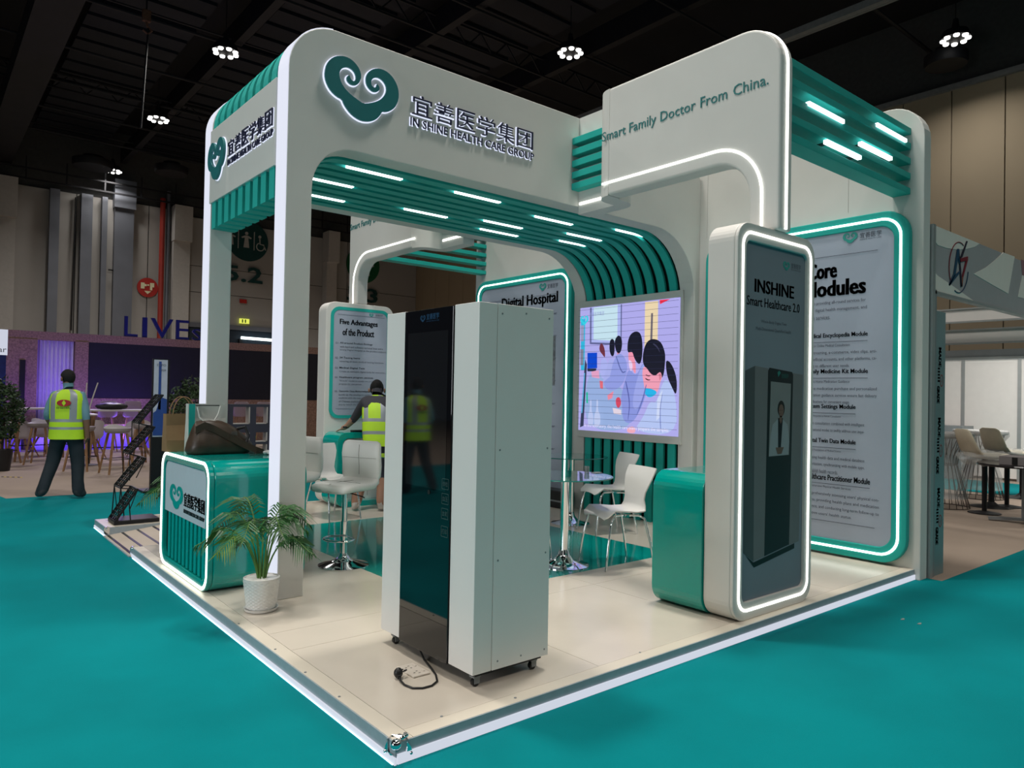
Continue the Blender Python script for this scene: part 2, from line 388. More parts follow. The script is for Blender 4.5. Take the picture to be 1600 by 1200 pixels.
def fig(g, cx, cz, s):   # standing figure in a dress
    P = [(cx+.12*s*math.cos(a), cz+.52*s+.12*s*math.sin(a)) for a in [i*PI/6 for i in range(12)]]; g.prism(P, 'xz', y, y+.02)
    g.prism([(cx-.11*s, cz+.36*s), (cx+.11*s, cz+.36*s), (cx+.36*s, cz+.24*s), (cx+.33*s, cz+.15*s), (cx+.12*s, cz+.2*s), (cx+.2*s, cz-.5*s), (cx-.2*s, cz-.5*s), (cx-.12*s, cz+.2*s), (cx-.33*s, cz+.15*s), (cx-.36*s, cz+.24*s)], 'xz', y, y+.02)
fig(g, 11.62, 9.2, .72)
for xx in (11.2, 12.02): g.box(xx-.02, xx+.02, y, y+.02, 8.75, 9.7)
fig(g, 10.85, 9.2, .6)
cx, cz = 12.35, 9.15
g.band([(cx+.2*math.cos(a), cz-.18+.2*math.sin(a)) for a in [math.radians(t) for t in range(110, 400, 20)]], .05, 'xz', y, y+.02)
g.prism([(cx+.08*math.cos(a)-.04, cz+.34+.08*math.sin(a)) for a in [i*PI/5 for i in range(10)]], 'xz', y, y+.02)
g.band([(cx-.04, cz+.24), (cx-.02, cz-.04), (cx+.17, cz-.06), (cx+.28, cz-.32)], .06, 'xz', y, y+.02)
g.build('pictogram', mat('sign_grey', (.4, .4, .38), .6, var=.05), d)
t = MB().text('5.2', (10.55, YW-.12, 7.03), X, Z, w=1.95, h=.82, bold=.02, depth=.03)
tag(t.build('gate_number', SGRN, base=(11.5, YW-.12, 7)), 'dark green number 5.2 on the hall wall under the toilet sign', 'number')
d = disc('escape_sign', 18.35, 8.8, 1.05, mat('sign_green', (.005, .10, .035), .5, var=.1), 'large round green escape sign above the number 5.3', y=YW-.1)
g = MB(); g.band([(17.8, 9.3), (18.3, 9.1), (18.6, 8.8), (18.65, 8.2)], .2, 'xz', y, y+.02); g.band([(18.55, 9.35), (18.9, 8.9), (18.95, 8.75)], .16, 'xz', y, y+.02)
g.band([(18.2, 8.9), (17.9, 8.5), (17.6, 8.45)], .18, 'xz', y, y+.02)
g.prism([(18.35+.15*math.cos(a), 9.5+.15*math.sin(a)) for a in [i*PI/5 for i in range(10)]], 'xz', y, y+.02)
g.build('pictogram', mat('sign_grey', (.4, .4, .38)), d)
t = MB().text('5.3', (17.35, YW-.12, 6.65), X, Z, w=1.95, h=.82, bold=.02, depth=.03)
tag(t.build('gate_number', SGRN, base=(18.3, YW-.12, 6.65)), 'dark green number 5.3 on the hall wall under the escape sign', 'number')
tag(MB().box(11.35, 11.7, YW-.14, YW-.08, 5.95, 6.15).build('wall_notice', RED, base=(11.5, YW-.1, 5.95)), 'small red notice on the hall wall under the number 5.2', 'sign')

# right hall wall (x = 22)
wr = struct('wall_right', MB().box(XW+.12, XW+.4, -14, YW+.4, 0, 13.4), mat('wall_core', (.05, .05, .05)))
yy = -13.5
while yy < YW-.5:
    MB().box(XW, XW+.1, yy+.015, yy+1.37-.015, 5.3, HT).build('wall_panel', HALLB, wr)
    MB().box(XW, XW+.1, yy+.015, yy+1.37-.015, .02, 5.27).build('wall_panel', HALLB, wr)
    yy += 1.37
MB().box(XW-.12, XW+.05, -14, YW, HT, HT+.16).build('rail', mat('grey_rail', (.2, .2, .2), .6, var=.1), wr)
# ceiling
ce = struct('ceiling', MB().box(-20, 30, -20, 40, 13.4, 13.7), BLKC)
for k in range(9):
    for j in range(5):
        x0 = 1.5+j*3.6 if j else -1.5
    m = MB()
for j, (x0, x1) in enumerate([(2.2, 5.0), (6.4, 9.2), (10.6, 13.4), (-4, -1.2)]):
    for i in range(26):
        MB().box(x0, x1, 9+i*1.0, 9.78+i*1.0, 12.55, 12.65).build('roof_sheet', BLKC2, ce)
for x in (-1.8, 5.8, 10.0, 14.2):
    MB().box(x-.12, x+.12, -10, 35, 11.9, 12.6).build('beam', BLKC3, ce)
MB().box(.55, 1.5, -6, 35, 10.9, 11.6).build('duct', BLKC3, ce)
p = at(1300, 30, 2, 11.3)
MB().box(p.x-.09, p.x+.09, -10, 33, 11.22, 11.4).build('light_rail', mat('pale_rail', (.22, .22, .22), .5, var=.1), ce)
MB().box(p.x+.25, p.x+.33, -10, 33, 11.3, 11.4).build('light_rail', mat('pale_rail', (.22, .22, .22)), ce)
for i, yv in enumerate([2, 6, 9.5, 13, 16, 19.5, 23, 26, 29, 32]):
    m = MB().tube([(-10, yv, 11.8), (22, yv, 11.8)], .045, 6)
    if i % 2: m.tube([(-10, yv+.35, 12.15), (22, yv+.35, 12.15)], .03, 6)
    m.build('pipe', BLKC3, ce)
# lattice truss
for yv in (15, 27):
    m = MB()
    for dz in (0, .55): m.beam((-8, yv, 11.9+dz), (22, yv, 11.9+dz), .06)
    for i in range(30): m.beam((-8+i, yv, 11.9), (-7.5+i, yv, 12.45), .04); m.beam((-7.5+i, yv, 12.45), (-7+i, yv, 11.9), .04)
    m.build('truss', BLKC3, ce)
for (px, py, r) in [(1478, 103, .55), (145, 262, .8), (268, 272, .7)]:
    p = at(px, py, 2, 11.0)
    MB().lathe([(r*.5, .5), (r*.55, .35), (r, .3), (r, .1), (r*.95, 0)], (p.x, p.y, 11.0), 20).build('ceiling_drum', BLKC3, ce, smooth=40)
# high-bay lamps
LAMPM = glow('lamp_lens', (1, .98, .92), 4)
LM = None
desc = ['cluster lamp shining high above the left edge of the stand', 'cluster lamp in the black ceiling left of the side name board', 'furthest cluster lamp just above the grey hall wall', 'cluster lamp above the middle of the fascia', 'cluster lamp at upper right above the beige wall']
for i, p in enumerate(LAMPS_SEEN):
    if LM is None:
        LM = thing('cluster_lamp', (0, 0, 0), 'x', 'lamp', 'high-bay lamps of the hall')
        h = MB(); h.lathe([(.06, .55), (.10, .3), (.30, .22), (.36, .06), (.36, .02)], (0, 0, 0), 20); h.build('housing', BLKC3, LM, smooth=40)
        MB().tube([(0, 0, .5), (0, 0, 2.2)], .012, 6).build('cable', BLACK, LM)
        for k in range(8):
            a = 2*PI*k/8; r = .29
            MB().lathe([(1e-5, -.035), (.06, -.03), (.074, -.01), (.074, .02)], (r*math.cos(a), r*math.sin(a), 0), 12).build('lens', LAMPM, LM)
    place(LM, p, .3*i, desc[i], first=(i == 0))
# hoist hook
p = at(229, 25, 2, 11.0); hk = thing('chain_hoist', (p.x, p.y, 9.3), 'rusty hoist hook block hanging on a rope from the ceiling', 'hoist')
RUST = mat('rusty_steel', (.12, .05, .03), .7, var=.3, vs=15)
HX, HY = p.x, p.y
p2 = at(229, 25, 1, HY)
MB().tube([(HX, HY, 12.5), (HX, HY, p2.z+.15)], .02, 6).build('rope', BLKC3, hk)
MB().box(HX-.1, HX+.1, HY-.06, HY+.06, p2.z-.15, p2.z+.15).build('hook_block', RUST, hk, bevel=.02)
MB().tube([(HX, HY, p2.z-.1), (HX+.02, HY, p2.z-.25), (HX+.13, HY, p2.z-.35), (HX+.04, HY, p2.z-.45), (HX-.08, HY, p2.z-.38)], .03, 6).build('hook', RUST, hk, smooth=40)
q2 = at(220, 200, 1, HY)
MB().tube([(HX+.05, HY, p2.z-.3), (q2.x, HY, q2.z)], .025, 6).build('rope', BLKC3, hk)
hk.location = (HX, HY, 0)
for c in hk.children: c.data.transform(Matrix.Translation((0, 0, 9.3)))

# ================================================================ raised stand floor
PL = .09
TH = thing('raised_floor', (0, 0, 0), 'raised exhibition floor with ivory panels, teal inlay and glowing skirting', 'platform')
MB().box(.05, 5.05, .05, 4.5, 0.002, .074).build('subfloor', BLK_M, TH)
MB().box(.05, 5.05, 5.75, 6.25, 0.002, .074).build('subfloor', BLK_M, TH)
MB().box(.62, 5.05, 4.5, 5.75, 0.002, .074).build('subfloor', BLK_M, TH)
XS = [.085, .60, 1.30, 2.46, 3.16, 3.85, 5.06]; YS = [.085, 1.10, 1.595, 2.6, 3.6, 4.56, 4.75, 5.70, 6.20]
XS = [.085, 1.28, 2.465, 3.85, 5.055]; YS = [.085, 1.265, 1.595, 2.7, 3.7, 4.56, 4.74, 5.70, 6.2]
for i in range(len(XS)-1):
    for j in range(len(YS)-1):
        x0, x1, y0, y1 = XS[i], XS[i+1], YS[j], YS[j+1]
        if i == 0 and j in (5, 6): x0 = .62
        if x0 > 1.2 and x1 < 3.9 and 1.5 < y0 and y1 < 4.8:
            MB().box(x0+.0004, x1-.0004, y0+.0004, y1-.0004, .075, PL).build('teal_tile', TEAL_F, TH)
        else:
            MB().box(x0+.0012, x1-.0012, y0+.0012, y1-.0012, .075, PL).build('tile', TILE, TH)
EDG = mat('ivory_edge_board', (.66, .60, .50), .35, var=.03, vs=3)
def edge(x0, x1, y0, y1): MB().box(x0, x1, y0, y1, .07, PL+.001).build('edge_board', EDG, TH)
edge(.003, .083, .003, 4.56); edge(.003, .083, 5.70, 6.28); edge(.085, 5.06, .003, .083); edge(.085, 5.06, 6.2, 6.28)
def alu(x0, x1, y0, y1): MB().box(x0, x1, y0, y1, .058, PL-.001).build('edge_trim', ALU, TH)
ALZ = .046
ALL = .034
MB().box(-.004, .003, -.004, 4.56, ALL, PL).build('edge_trim', ALU, TH); MB().box(-.004, .003, 5.70, 6.284, ALL, PL).build('edge_trim', ALU, TH)
MB().box(.003, 5.1, -.004, .003, ALZ, PL).build('edge_trim', ALU, TH)
for a, b in ((.003, 2.52), (2.524, 5.1)): MB().box(a, b, -.012, -.002, .004, ALZ).build('skirting_light', SKIRT, TH)
for a, b in ((-.012, 2.3), (2.304, 4.56), (5.70, 6.27)): MB().box(-.012, -.002, a, b, .006, ALL).build('skirting_light', SKIRT, TH)
for a, b in ((0.0, 4.5), (5.72, 6.25)): MB().box(-.016, -.0125, a, b, .0062, .0084).build('led_tape', UNDER, TH)
# end steps of the ramp opening
MB().box(.003, .62, 4.555, 4.565, .01, PL).build('edge_trim', ALU, TH); MB().box(.003, .62, 5.695, 5.705, .01, PL).build('edge_trim', ALU, TH)
sc = MB()
for (px, py) in [(373, 975), (477, 1051), (530, 1089), (805, 1091), (430, 1015), (690, 1120), (1000, 1020)]:
    p = at(px, py, 2, PL); sc.lathe([(.007, 0), (.006, .003), (.001, .0035)], (p.x, p.y, PL+.001), 8)
sc.build('screw', GREYM, TH)
# ramp
RP = thing('ramp', (0, 4.57, 0), 'ivory access ramp with black anti-slip strips at the left floor edge', 'ramp')
RM = MB()
def rz_(x): return .012+.074*(x+.02)/.64
RM.prism([(-.02, .008), (.62, .008), (.62, .086), (-.02, .012)], 'xz', 4.572, 5.69); RM.build('ramp_board', mat('ramp_laminate', (.50, .43, .36), .7, var=.04, vs=3), RP)
for x in (.0, .13, .27, .42, .56):
    P = [(x, rz_(x)), (x+.022, rz_(x+.022)), (x+.022, rz_(x+.022)+.003), (x, rz_(x)+.003)]
    MB().prism(P, 'xz', 4.59, 5.67).build('grip_strip', BLACK, RP)
MB().box(-.03, -.02, 4.572, 5.69, .002, .016).build('edge_strip', ALU, RP)
for yv in (4.56, 5.70):
    m = MB(); m.prism(rrect(-.02, .03, .02, .10, .018, 3), 'xz', yv-.006, yv+.006); m.ball((0.0, yv, .08), .014)
    m.build('hinge_bracket', CHROME, RP, smooth=30)
# corner bracket
CB = thing('corner_bracket', (0, 0, PL), 'ornate chrome corner guard bolted over the near corner of the raised floor', 'bracket')
m = MB()
dv = Vector((-1, -1, 0)).normalized(); rv = Vector((1, -1, 0)).normalized()
P2 = [(-.085, -.062), (-.07, -.07), (-.058, -.052), (-.035, -.06), (-.012, -.05), (.012, -.05), (.035, -.06), (.058, -.052), (.07, -.07), (.085, -.062), (.078, -.035), (.06, -.01), (.045, .02), (.03, .05), (.0, .062), (-.03, .05), (-.045, .02), (-.06, -.01), (-.078, -.035)]
def cbp(p, t):   # wraps the two faces of the corner
    a, b = p
    if b > 0: return Vector((0, 0, PL+.004+t))+Vector((1, 1, 0))*(b*.75)+Vector((1, -1, 0))*a*.7
    return Vector((max(0, a), max(0, -a), 0))+dv*(.012+t)+Z*(PL+.004+b)
n = len(P2); m.add([cbp(p, .004) for p in P2]+[cbp(p, -.002) for p in P2], [tuple(range(n)), tuple(range(2*n-1, n-1, -1))]+[(i, i+n, (i+1) % n+n, (i+1) % n) for i in range(n)])
m.build('plate', CHROME, CB)
MB().ball((.0, .0, PL-.005), .024, .024, .022).build('ball', CHROME, CB, smooth=60)
for a in (-.077, .077): MB().ball(cbp((a, -.058), .004), .008).build('rivet', CHROME, CB, smooth=60)
MB().tube([(.02, .0, PL+.012), (.05, -.0, PL+.02), (.055, .02, PL+.014)], .009, 8).build('clip', CHROME, CB, smooth=60)

# ================================================================ arch
H, HO = 4.1, 3.27
A0, A1, B0, B1 = 2.23, 2.42, 3.87, 4.049
AR = thing('entrance_arch', (.39, 2.23, PL), 'deep white arch with name fascia, glowing edges and green slatted soffit', 'arch')
OUT = [(.39, PL), (.39, 3.75)]+arc(.74, 3.75, .35, 180, 90, 10)[1:]+arc(4.78, 3.82, .28, 90, 0, 8)+[(5.06, PL)]
INN = [(4.97, PL), (4.97, 2.62)]+arc(4.32, 2.62, .65, 0, 90, 14)[1:]+arc(.905, 2.94, .33, 90, 180, 10)+[(.575, PL)]
for nm, a, b in (('front_frame', A0, A1), ('rear_frame', B0, B1)):
    MB().prism(OUT+INN, 'xz', a, b).build(nm, W_PANEL, AR, bevel=.006)
    pth = [(.387, PL+.005), (.387, 3.75)]+arc(.74, 3.75, .353, 180, 95, 12)[1:]
    MB().band(pth, .006, 'xz', a+.006, b-.006).build('edge_light', W_EDGE, AR)
# core behind the slats
OC = [(.44, 2.95), (.44, 3.75)]+arc(.74, 3.75, .30, 180, 90, 8)[1:]+[(5.05, 4.05), (5.05, PL)]
IC = [(5.03, PL), (5.03, 2.62)]+arc(4.32, 2.62, .71, 0, 90, 12)[1:]+arc(.905, 2.94, .39, 90, 180, 8)
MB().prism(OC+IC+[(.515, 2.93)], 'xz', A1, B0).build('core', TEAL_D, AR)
pitch = (B0-A1)/9
sl_top = [(.405, 3.722), (.405, 3.75)]+arc(.74, 3.75, .335, 180, 90, 10)[1:]+[(5.0, 4.085)]
sl_in = [(.405, 3.10), (.405, 2.893)]
for i in range(9):
    y0 = A1+pitch*i+.031; y1 = y0+pitch-.062
    m = MB(); m.band(sl_top, .03, 'xz', y0, y1)
    m.prism([(.39, 3.10), (.39, 2.88), (.585, 2.88), (.585, 2.94)]+arc(.905, 2.94, .32, 180, 90, 8)[1:]+[(4.32, 3.26)]+arc(4.32, 2.62, .64, 90, 0, 12)[1:]+[(4.96, PL), (4.99, PL), (4.99, 2.62)]+arc(4.32, 2.62, .67, 0, 90, 12)[1:]+[(.905, 3.29)]+arc(.905, 2.94, .35, 90, 180, 8)[1:]+[(.555, 2.905), (.415, 2.905), (.415, 3.10)], 'xz', y0, y1)
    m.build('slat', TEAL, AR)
MB().box(.375, .43, A1, B0, 3.10, 3.722).build('name_board', W_PANEL, AR, bevel=.004)
# light bars between the slats
for (x0, x1, yv) in [(1.01, 1.50, 2.58), (.80, 1.31, 3.06), (1.0, 1.47, 3.55), (2.04, 2.53, 2.58), (2.02, 2.50, 3.39), (2.85, 3.34, 3.23), (3.05, 3.55, 3.55), (3.11, 3.60, 2.74), (4.1, 4.56, 2.58), (3.86, 4.37, 3.06), (4.05, 4.45, 3.39)]:
    k = round((yv-A1)/pitch); yc = A1+pitch*k
    MB().box(x0, x1, yc-.02, yc+.02, 3.255, 3.30).build('light_bar', LEDC, AR)
# name on the fascia
HALO = glow('halo', (.75, .8, 1.), 1.1)
yf = A0-.001
g = MB().logo((.639, yf, 3.493), X, Z, .60, depth=.012, grow=.010); g.build('logo_halo', HALO, AR)
MB().logo((.639, yf-.012, 3.493), X, Z, .60, depth=.014).build('logo', mat('logo_teal', (.02, .165, .175), .35, var=.03), AR)
def name_sign(parent, O, R, w, hC, hE, gap, face, halo, bold=(.0, .0), dep=.02):
    N = R.cross(Z)
    O = Vector(O)
    cw = w/6.0
    hl, lt = MB(), MB()
    for i, ch in enumerate('宜善医学集团'):
        o = O+R*(cw*i+cw*.06)+Z*(hE+gap)
        if halo: hl.text(ch, o-R*.010-Z*.008, R, Z, w=cw*.86+.014, h=hC+.012, bold=bold[1], depth=.004)
        ch_ = MB(); ch_.text(ch, o+N*.004, R, Z, w=cw*.86, h=hC, bold=bold[0], depth=dep); ch_.build('letter', face, parent, fix=False)
    if halo: hl.text('IN SHINE HEALTH CARE GROUP', O-R*.006-Z*.006, R, Z, w=w+.006, h=hE+.008, bold=.01, depth=.004)
    lt.text('IN SHINE HEALTH CARE GROUP', O+N*.004, R, Z, w=w, h=hE, bold=.0, depth=dep*.7)
    if halo: hl.build_each('letter_halo', HALO, parent)
    lt.build('lettering', face, parent, fix=False)
name_sign(AR, (1.355, yf, 3.575), X, 1.262, .155, .062, .028, NAVY, True, (-.010, .0), .014)
# name on the side board
xf = .3745; NY = Vector((0, -1, 0))
MB().logo((xf, 3.845, 3.255), NY, Z, .41, depth=.008, grow=.010, h=.46).build('logo_halo', HALO, AR)
MB().logo((xf-.008, 3.845, 3.255), NY, Z, .41, depth=.02, h=.46).build('logo', mat('logo_teal', (.02, .165, .175)), AR)
name_sign(AR, (xf, 3.385, 3.315), NY, .95, .125, .048, .022, NAVY, True, (-.010, .0), .012)

# ================================================================ back wall
BW = thing('back_wall', (5.06, -.03, 0), 'tall white rear wall of the stand with rounded upper corners', 'exhibition wall')
MB().prism([(-.05, 0), (6.33, 0)]+arc(6.03, 3.8, .30, 0, 90, 8)+arc(.25, 3.8, .30, 90, 180, 8), 'yz', 5.062, 5.2).build('panel', W_PANEL, BW, bevel=.008)
for y0, y1 in ((2.14, 2.142), (4.14, 4.142), (.6, .602)): MB().box(5.059, 5.062, y0, y1, 3.25, 4.0).build('panel_joint', mat('joint_grey', (.4, .4, .38), .6, var=.05), BW)

# ================================================================ sign portals (near one, and its mirror image at the far end)
YM = 6.28
def portal(far, label):
    fy = (lambda y: YM-y) if far else (lambda y: y)
    T = thing('sign_portal', (2.9, fy(.03), PL), label, 'sign', 'sign portals at both ends')
    P = [(.03, 2.661), (.03, 3.8)]+arc(.33, 3.8, .30, 180, 90, 10)[1:]+[(1.60, 4.1), (1.60, 3.2)]+arc(.54, 2.92, .28, 90, 180, 10)+[(.26, 2.661)]
    MB().prism([(fy(a), b) for a, b in P], 'yz', 2.90, 3.06).build('panel', W_PANEL, T, bevel=.02, bseg=3)
    pth = [(2.98, 1.595)]+arc(3.08, 1.60, .10, 180, 90, 6)+arc(3.16, 1.80, .10, 270, 360, 6)+[(3.26, 2.228)]
    L, R_ = ribbon(pth, .15)
    MB().band([(a, fy(b)) for a, b in pth], .15, 'xy', 3.2, 4.1).build('return_panel', W_PANEL, T, smooth=40)
    led = [(1.66, 3.305)]+[(.54, 3.305)]+arc(.54, 2.925, .38, 90, 180, 12)[1:]+[(.16, 2.668)]
    MB().band([(fy(a), b) for a, b in led], .016, 'yz', 2.893, 2.90).build('led_line', LED, T)
    MB().box(3.176, 3.186, min(fy(1.82), fy(2.21)), max(fy(1.82), fy(2.21)), 3.285, 3.305).build('led_line', LED, T)
    # led on the outer edge
    o2 = [(.024, 2.668), (.024, 3.8)]+arc(.33, 3.8, .306, 180, 100, 10)[1:]
    MB().band([(fy(a), b) for a, b in o2], .008, 'yz', 2.972, 2.988).build('led_line', LED, T)
    for i in range(5):
        z = 3.31+.13*i
        a, b = sorted((fy(.06), fy(.21)))
        MB().box(3.06, 5.06, a, b, z, z+.055).build('slat', TEAL, T, bevel=.003, bseg=1)
    for i in range(5):
        z = 3.41+.105*i; a, b = sorted((fy(1.80), fy(2.228)))
        MB().box(3.09, 3.185, a, b, z, z+.06).build('slat', TEAL, T, bevel=.003, bseg=1)
    for (px, py, qx, qy) in [(1260, 160, 1315, 188), (1343, 192, 1413, 218)][:0]: pass
    for (x0, x1, z) in [] if far else [(3.31, 3.83, 3.625), (4.385, 4.94, 3.745), (3.57, 4.11, 3.415), (4.115, 4.66, 3.53)]:
        a, b = sorted((fy(.045), fy(.075)))
        lb = MB().box(x0, x1, a, b, z-.014, z+.014).build('light_bar', LEDC, T)
        a, b = sorted((fy(.0755), fy(.21)))
        MB().box(x0+.03, x0+.06, a, b, z-.008, z+.008).build('bar_bracket', TEAL_D, lb); MB().box(x1-.06, x1-.03, a, b, z-.008, z+.008).build('bar_bracket', TEAL_D, lb)
    yS, zS = (6.23, 3.655) if far else (1.665, 3.665)
    Vt, _ = text_mesh('Smart Family Doctor From China.'); kx = 1.55/(max(v[0] for v in Vt)-min(v[0] for v in Vt)); x_ = 0; pre = ''
    for wd_ in ('Smart', 'Family', 'Doctor', 'From', 'China.'):
        c = bpy.data.curves.new('t', 'FONT')
        if pre:
            Vp, _ = text_mesh(pre+'|'); x_ = (max(v[0] for v in Vp)-max(v[0] for v in text_mesh('|')[0]))*kx
        m = MB(); m.text(wd_, (2.898, yS-x_, zS), NY, Z, size=kx*.985, depth=.004); m.build('word', mat('sign_teal_letter', (.03, .20, .20), .5, var=.03), T, fix=False)
        pre += wd_+' '
    return T
portal(False, 'near white sign portal with glowing line reading Smart Family Doctor From China')
portal(True, 'far white sign portal seen through the arch, its slogan half hidden by the soffit')

# ================================================================ poster light boxes on the back wall
def lightbox(y0, y1, label, z0=.11, z1=3.19):
    T = thing('poster_lightbox', (5.0, (y0+y1)/2, z0), label, 'light box', 'wall light boxes')
    O = rrect(y0, y1, z0, z1, .22, 8); I = rrect(y0+.13, y1-.13, z0+.13, z1-.13, .12, 8)
    MB().ring(O, I, 'yz', 5.0, 5.062).build('frame', TEAL, T, bevel=.008)
    a, b = rrect(y0+.06, y1-.06, z0+.06, z1-.06, .17, 8), rrect(y0+.079, y1-.079, z0+.079, z1-.079, .155, 8)
    MB().ring(a, b, 'yz', 4.994, 5.001).build('led_line', LED, T)
    MB().prism(I, 'yz', 5.016, 5.055).build('poster', POSTER, T)
    return T
xp = 5.013
def line(m, y0, y1, z, x=xp): m.box(x-.001, x, min(y0, y1), max(y0, y1), z-.004, z)
L1 = lightbox(.04, 2.11, 'tall teal framed light box with the Core Modules poster, right end of rear wall')
m = MB(); g = MB()
hy = 1.83
def tl(mb, s, y, z, w, h, bold=0.): mb.text(s, (xp, y, z), NY, Z, w=w, h=h, bold=bold)
m.text('Five Core', (xp, .68+.53, 2.655), NY, Z, w=.53, h=.150, bold=.012, fat=.007)
m.text('Modules', (xp, .415+.575, 2.485), NY, Z, w=.575, h=.150, bold=.012, fat=.007)
tt = MB()
for i, s in enumerate(['System providing all-round services for', 'users, digital health management, and', 'online services.']):
    tt.text(s, (xp, .985, 2.405-.066*i), NY, Z, w=[.575, .585, .25][i], h=.038)
SEC = [('Medical Encyclopedia Module', 'Based on Online Medical Consultation', ['live streaming, e-commerce, video clips, arti-', 'cles, official accounts, and other platforms, ca-', 'tering to different user needs.'], 2.09),
       ('Family Medicine Kit Module', 'Efficient Home Medication Guidance', ['Online medication purchase and personalized', 'medication guidance services ensure fast delivery', 'of medications for convenient usage.'], 1.755),
       ('System Settings Module', 'Real-time Response to Human Consultation', ['Human consultation combined with intelligent', 'conversational modes to swiftly address user inqui-'], 1.43),
       ('Digital Twin Data Module', 'Significant Foundations of Medical Science', ['Digitizing health data and medical database', 'categorization, synchronizing with mobile apps,', 'to establish health records.'], 1.11),
       ('Healthcare Practitioner Module', 'Comprehensive Physical Health Services', ['Comprehensively assessing users\' physical con-', 'ditions, providing health plans and medication', 'guidance, and conducting long-term follow-up to', 'improve users\' health status.'], .775)]
RE = [.39, .385, .49, .485, .355]
for (a, b, c, z), re_ in zip(SEC, RE):
    wd = .965-re_
    m.text(a, (xp, .965, z), NY, Z, w=wd, h=.052, bold=.006, fat=.0012)
    line(tt, .965, re_, z-.03)
    tt.text(b, (xp, .965, z-.075), NY, Z, w=wd*.72, h=.024)
    for i, s in enumerate(c): tt.text(s, (xp, .965, z-.15-.062*i), NY, Z, w=(.965-(re_-.08 if i < len(c)-1 or len(c) == 2 else re_+.16)), h=.036)
line(tt, 1.8, .31, 2.86); line(tt, 1.8, .31, .40)
g.logo((xp, .625, 2.955), NY, Z, .135)
tt.text('宜善医学', (xp, .47, 2.985), NY, Z, w=.19, h=.05); tt.text('INSHINE HEALTH CARE', (xp, .47, 2.965), NY, Z, w=.19, h=.012)
m.build_each('heading', INK, L1); tt.build('body_text', INK_G, L1, fix=False); g.build('logo', INK_T, L1)
L2 = lightbox(4.17, 6.24, 'tall teal framed light box with the Digital Hospital poster, behind the kiosk')
m = MB(); tt = MB(); g = MB()
m.text('Digital Hospital', (xp, 5.62, 2.71), NY, Z, w=1.18, h=.19, bold=.01, fat=.006)
g.logo((xp, 4.81, 2.93), NY, Z, .14); tt.text('宜善医学', (xp, 4.65, 2.95), NY, Z, w=.21, h=.06)
line(tt, 5.9, 4.43, 2.87)
for i in range(7):
    z = 2.58-.30*i
    tt.text('Intelligent diagnosis and treatment for every user', (xp, 5.85, z), NY, Z, w=1.4, h=.045)
    tt.text('Health data, online consultation and follow-up', (xp, 5.85, z-.08), NY, Z, w=1.3-.1*(i % 3), h=.04)
line(tt, 5.9, 4.43, .45)
m.build_each('heading', INK, L2); tt.build('body_text', INK_G, L2, fix=False); g.build('logo', INK_T, L2)
MB().box(xp-.002, xp, 4.47, 4.56, 1.65, 2.3).build('picture_strip', mat('grey_picture', (.18, .2, .22), .6, var=.5, vs=14), L2)

# ================================================================ LED video wall
SC = thing('video_wall', (4.94, 3.15, 1.07), 'large square LED video wall showing a row of masked lab workers', 'screen')
MB().box(4.935, 4.97, 2.36, 3.965, 1.0, 2.70).build('bezel', W_PANEL, SC, bevel=.004)
def scr(poly, col, d, name='image_patch', s=1.0):
    key = 'screen_%02d_%02d_%02d' % tuple(int(c*99) for c in col)
    mt = glow(key, tuple(c for c in col), s, .01)
    # 2D points are (y, z) in metres
    if len(poly) > 4: poly = smooth_poly(poly, 2)
    return MB().flat(poly, 'yz', 4.934-d*.0006).build(name, mt, SC)
def ell(cy, cz, ry, rz, n=16): return [(cy+ry*math.cos(2*PI*i/n), cz+rz*math.sin(2*PI*i/n)) for i in range(n)]
scr([(3.935, 1.085), (2.385, 1.085), (2.385, 2.62), (3.935, 2.62)], (.42, .40, .82), 0, 'lit_panel')
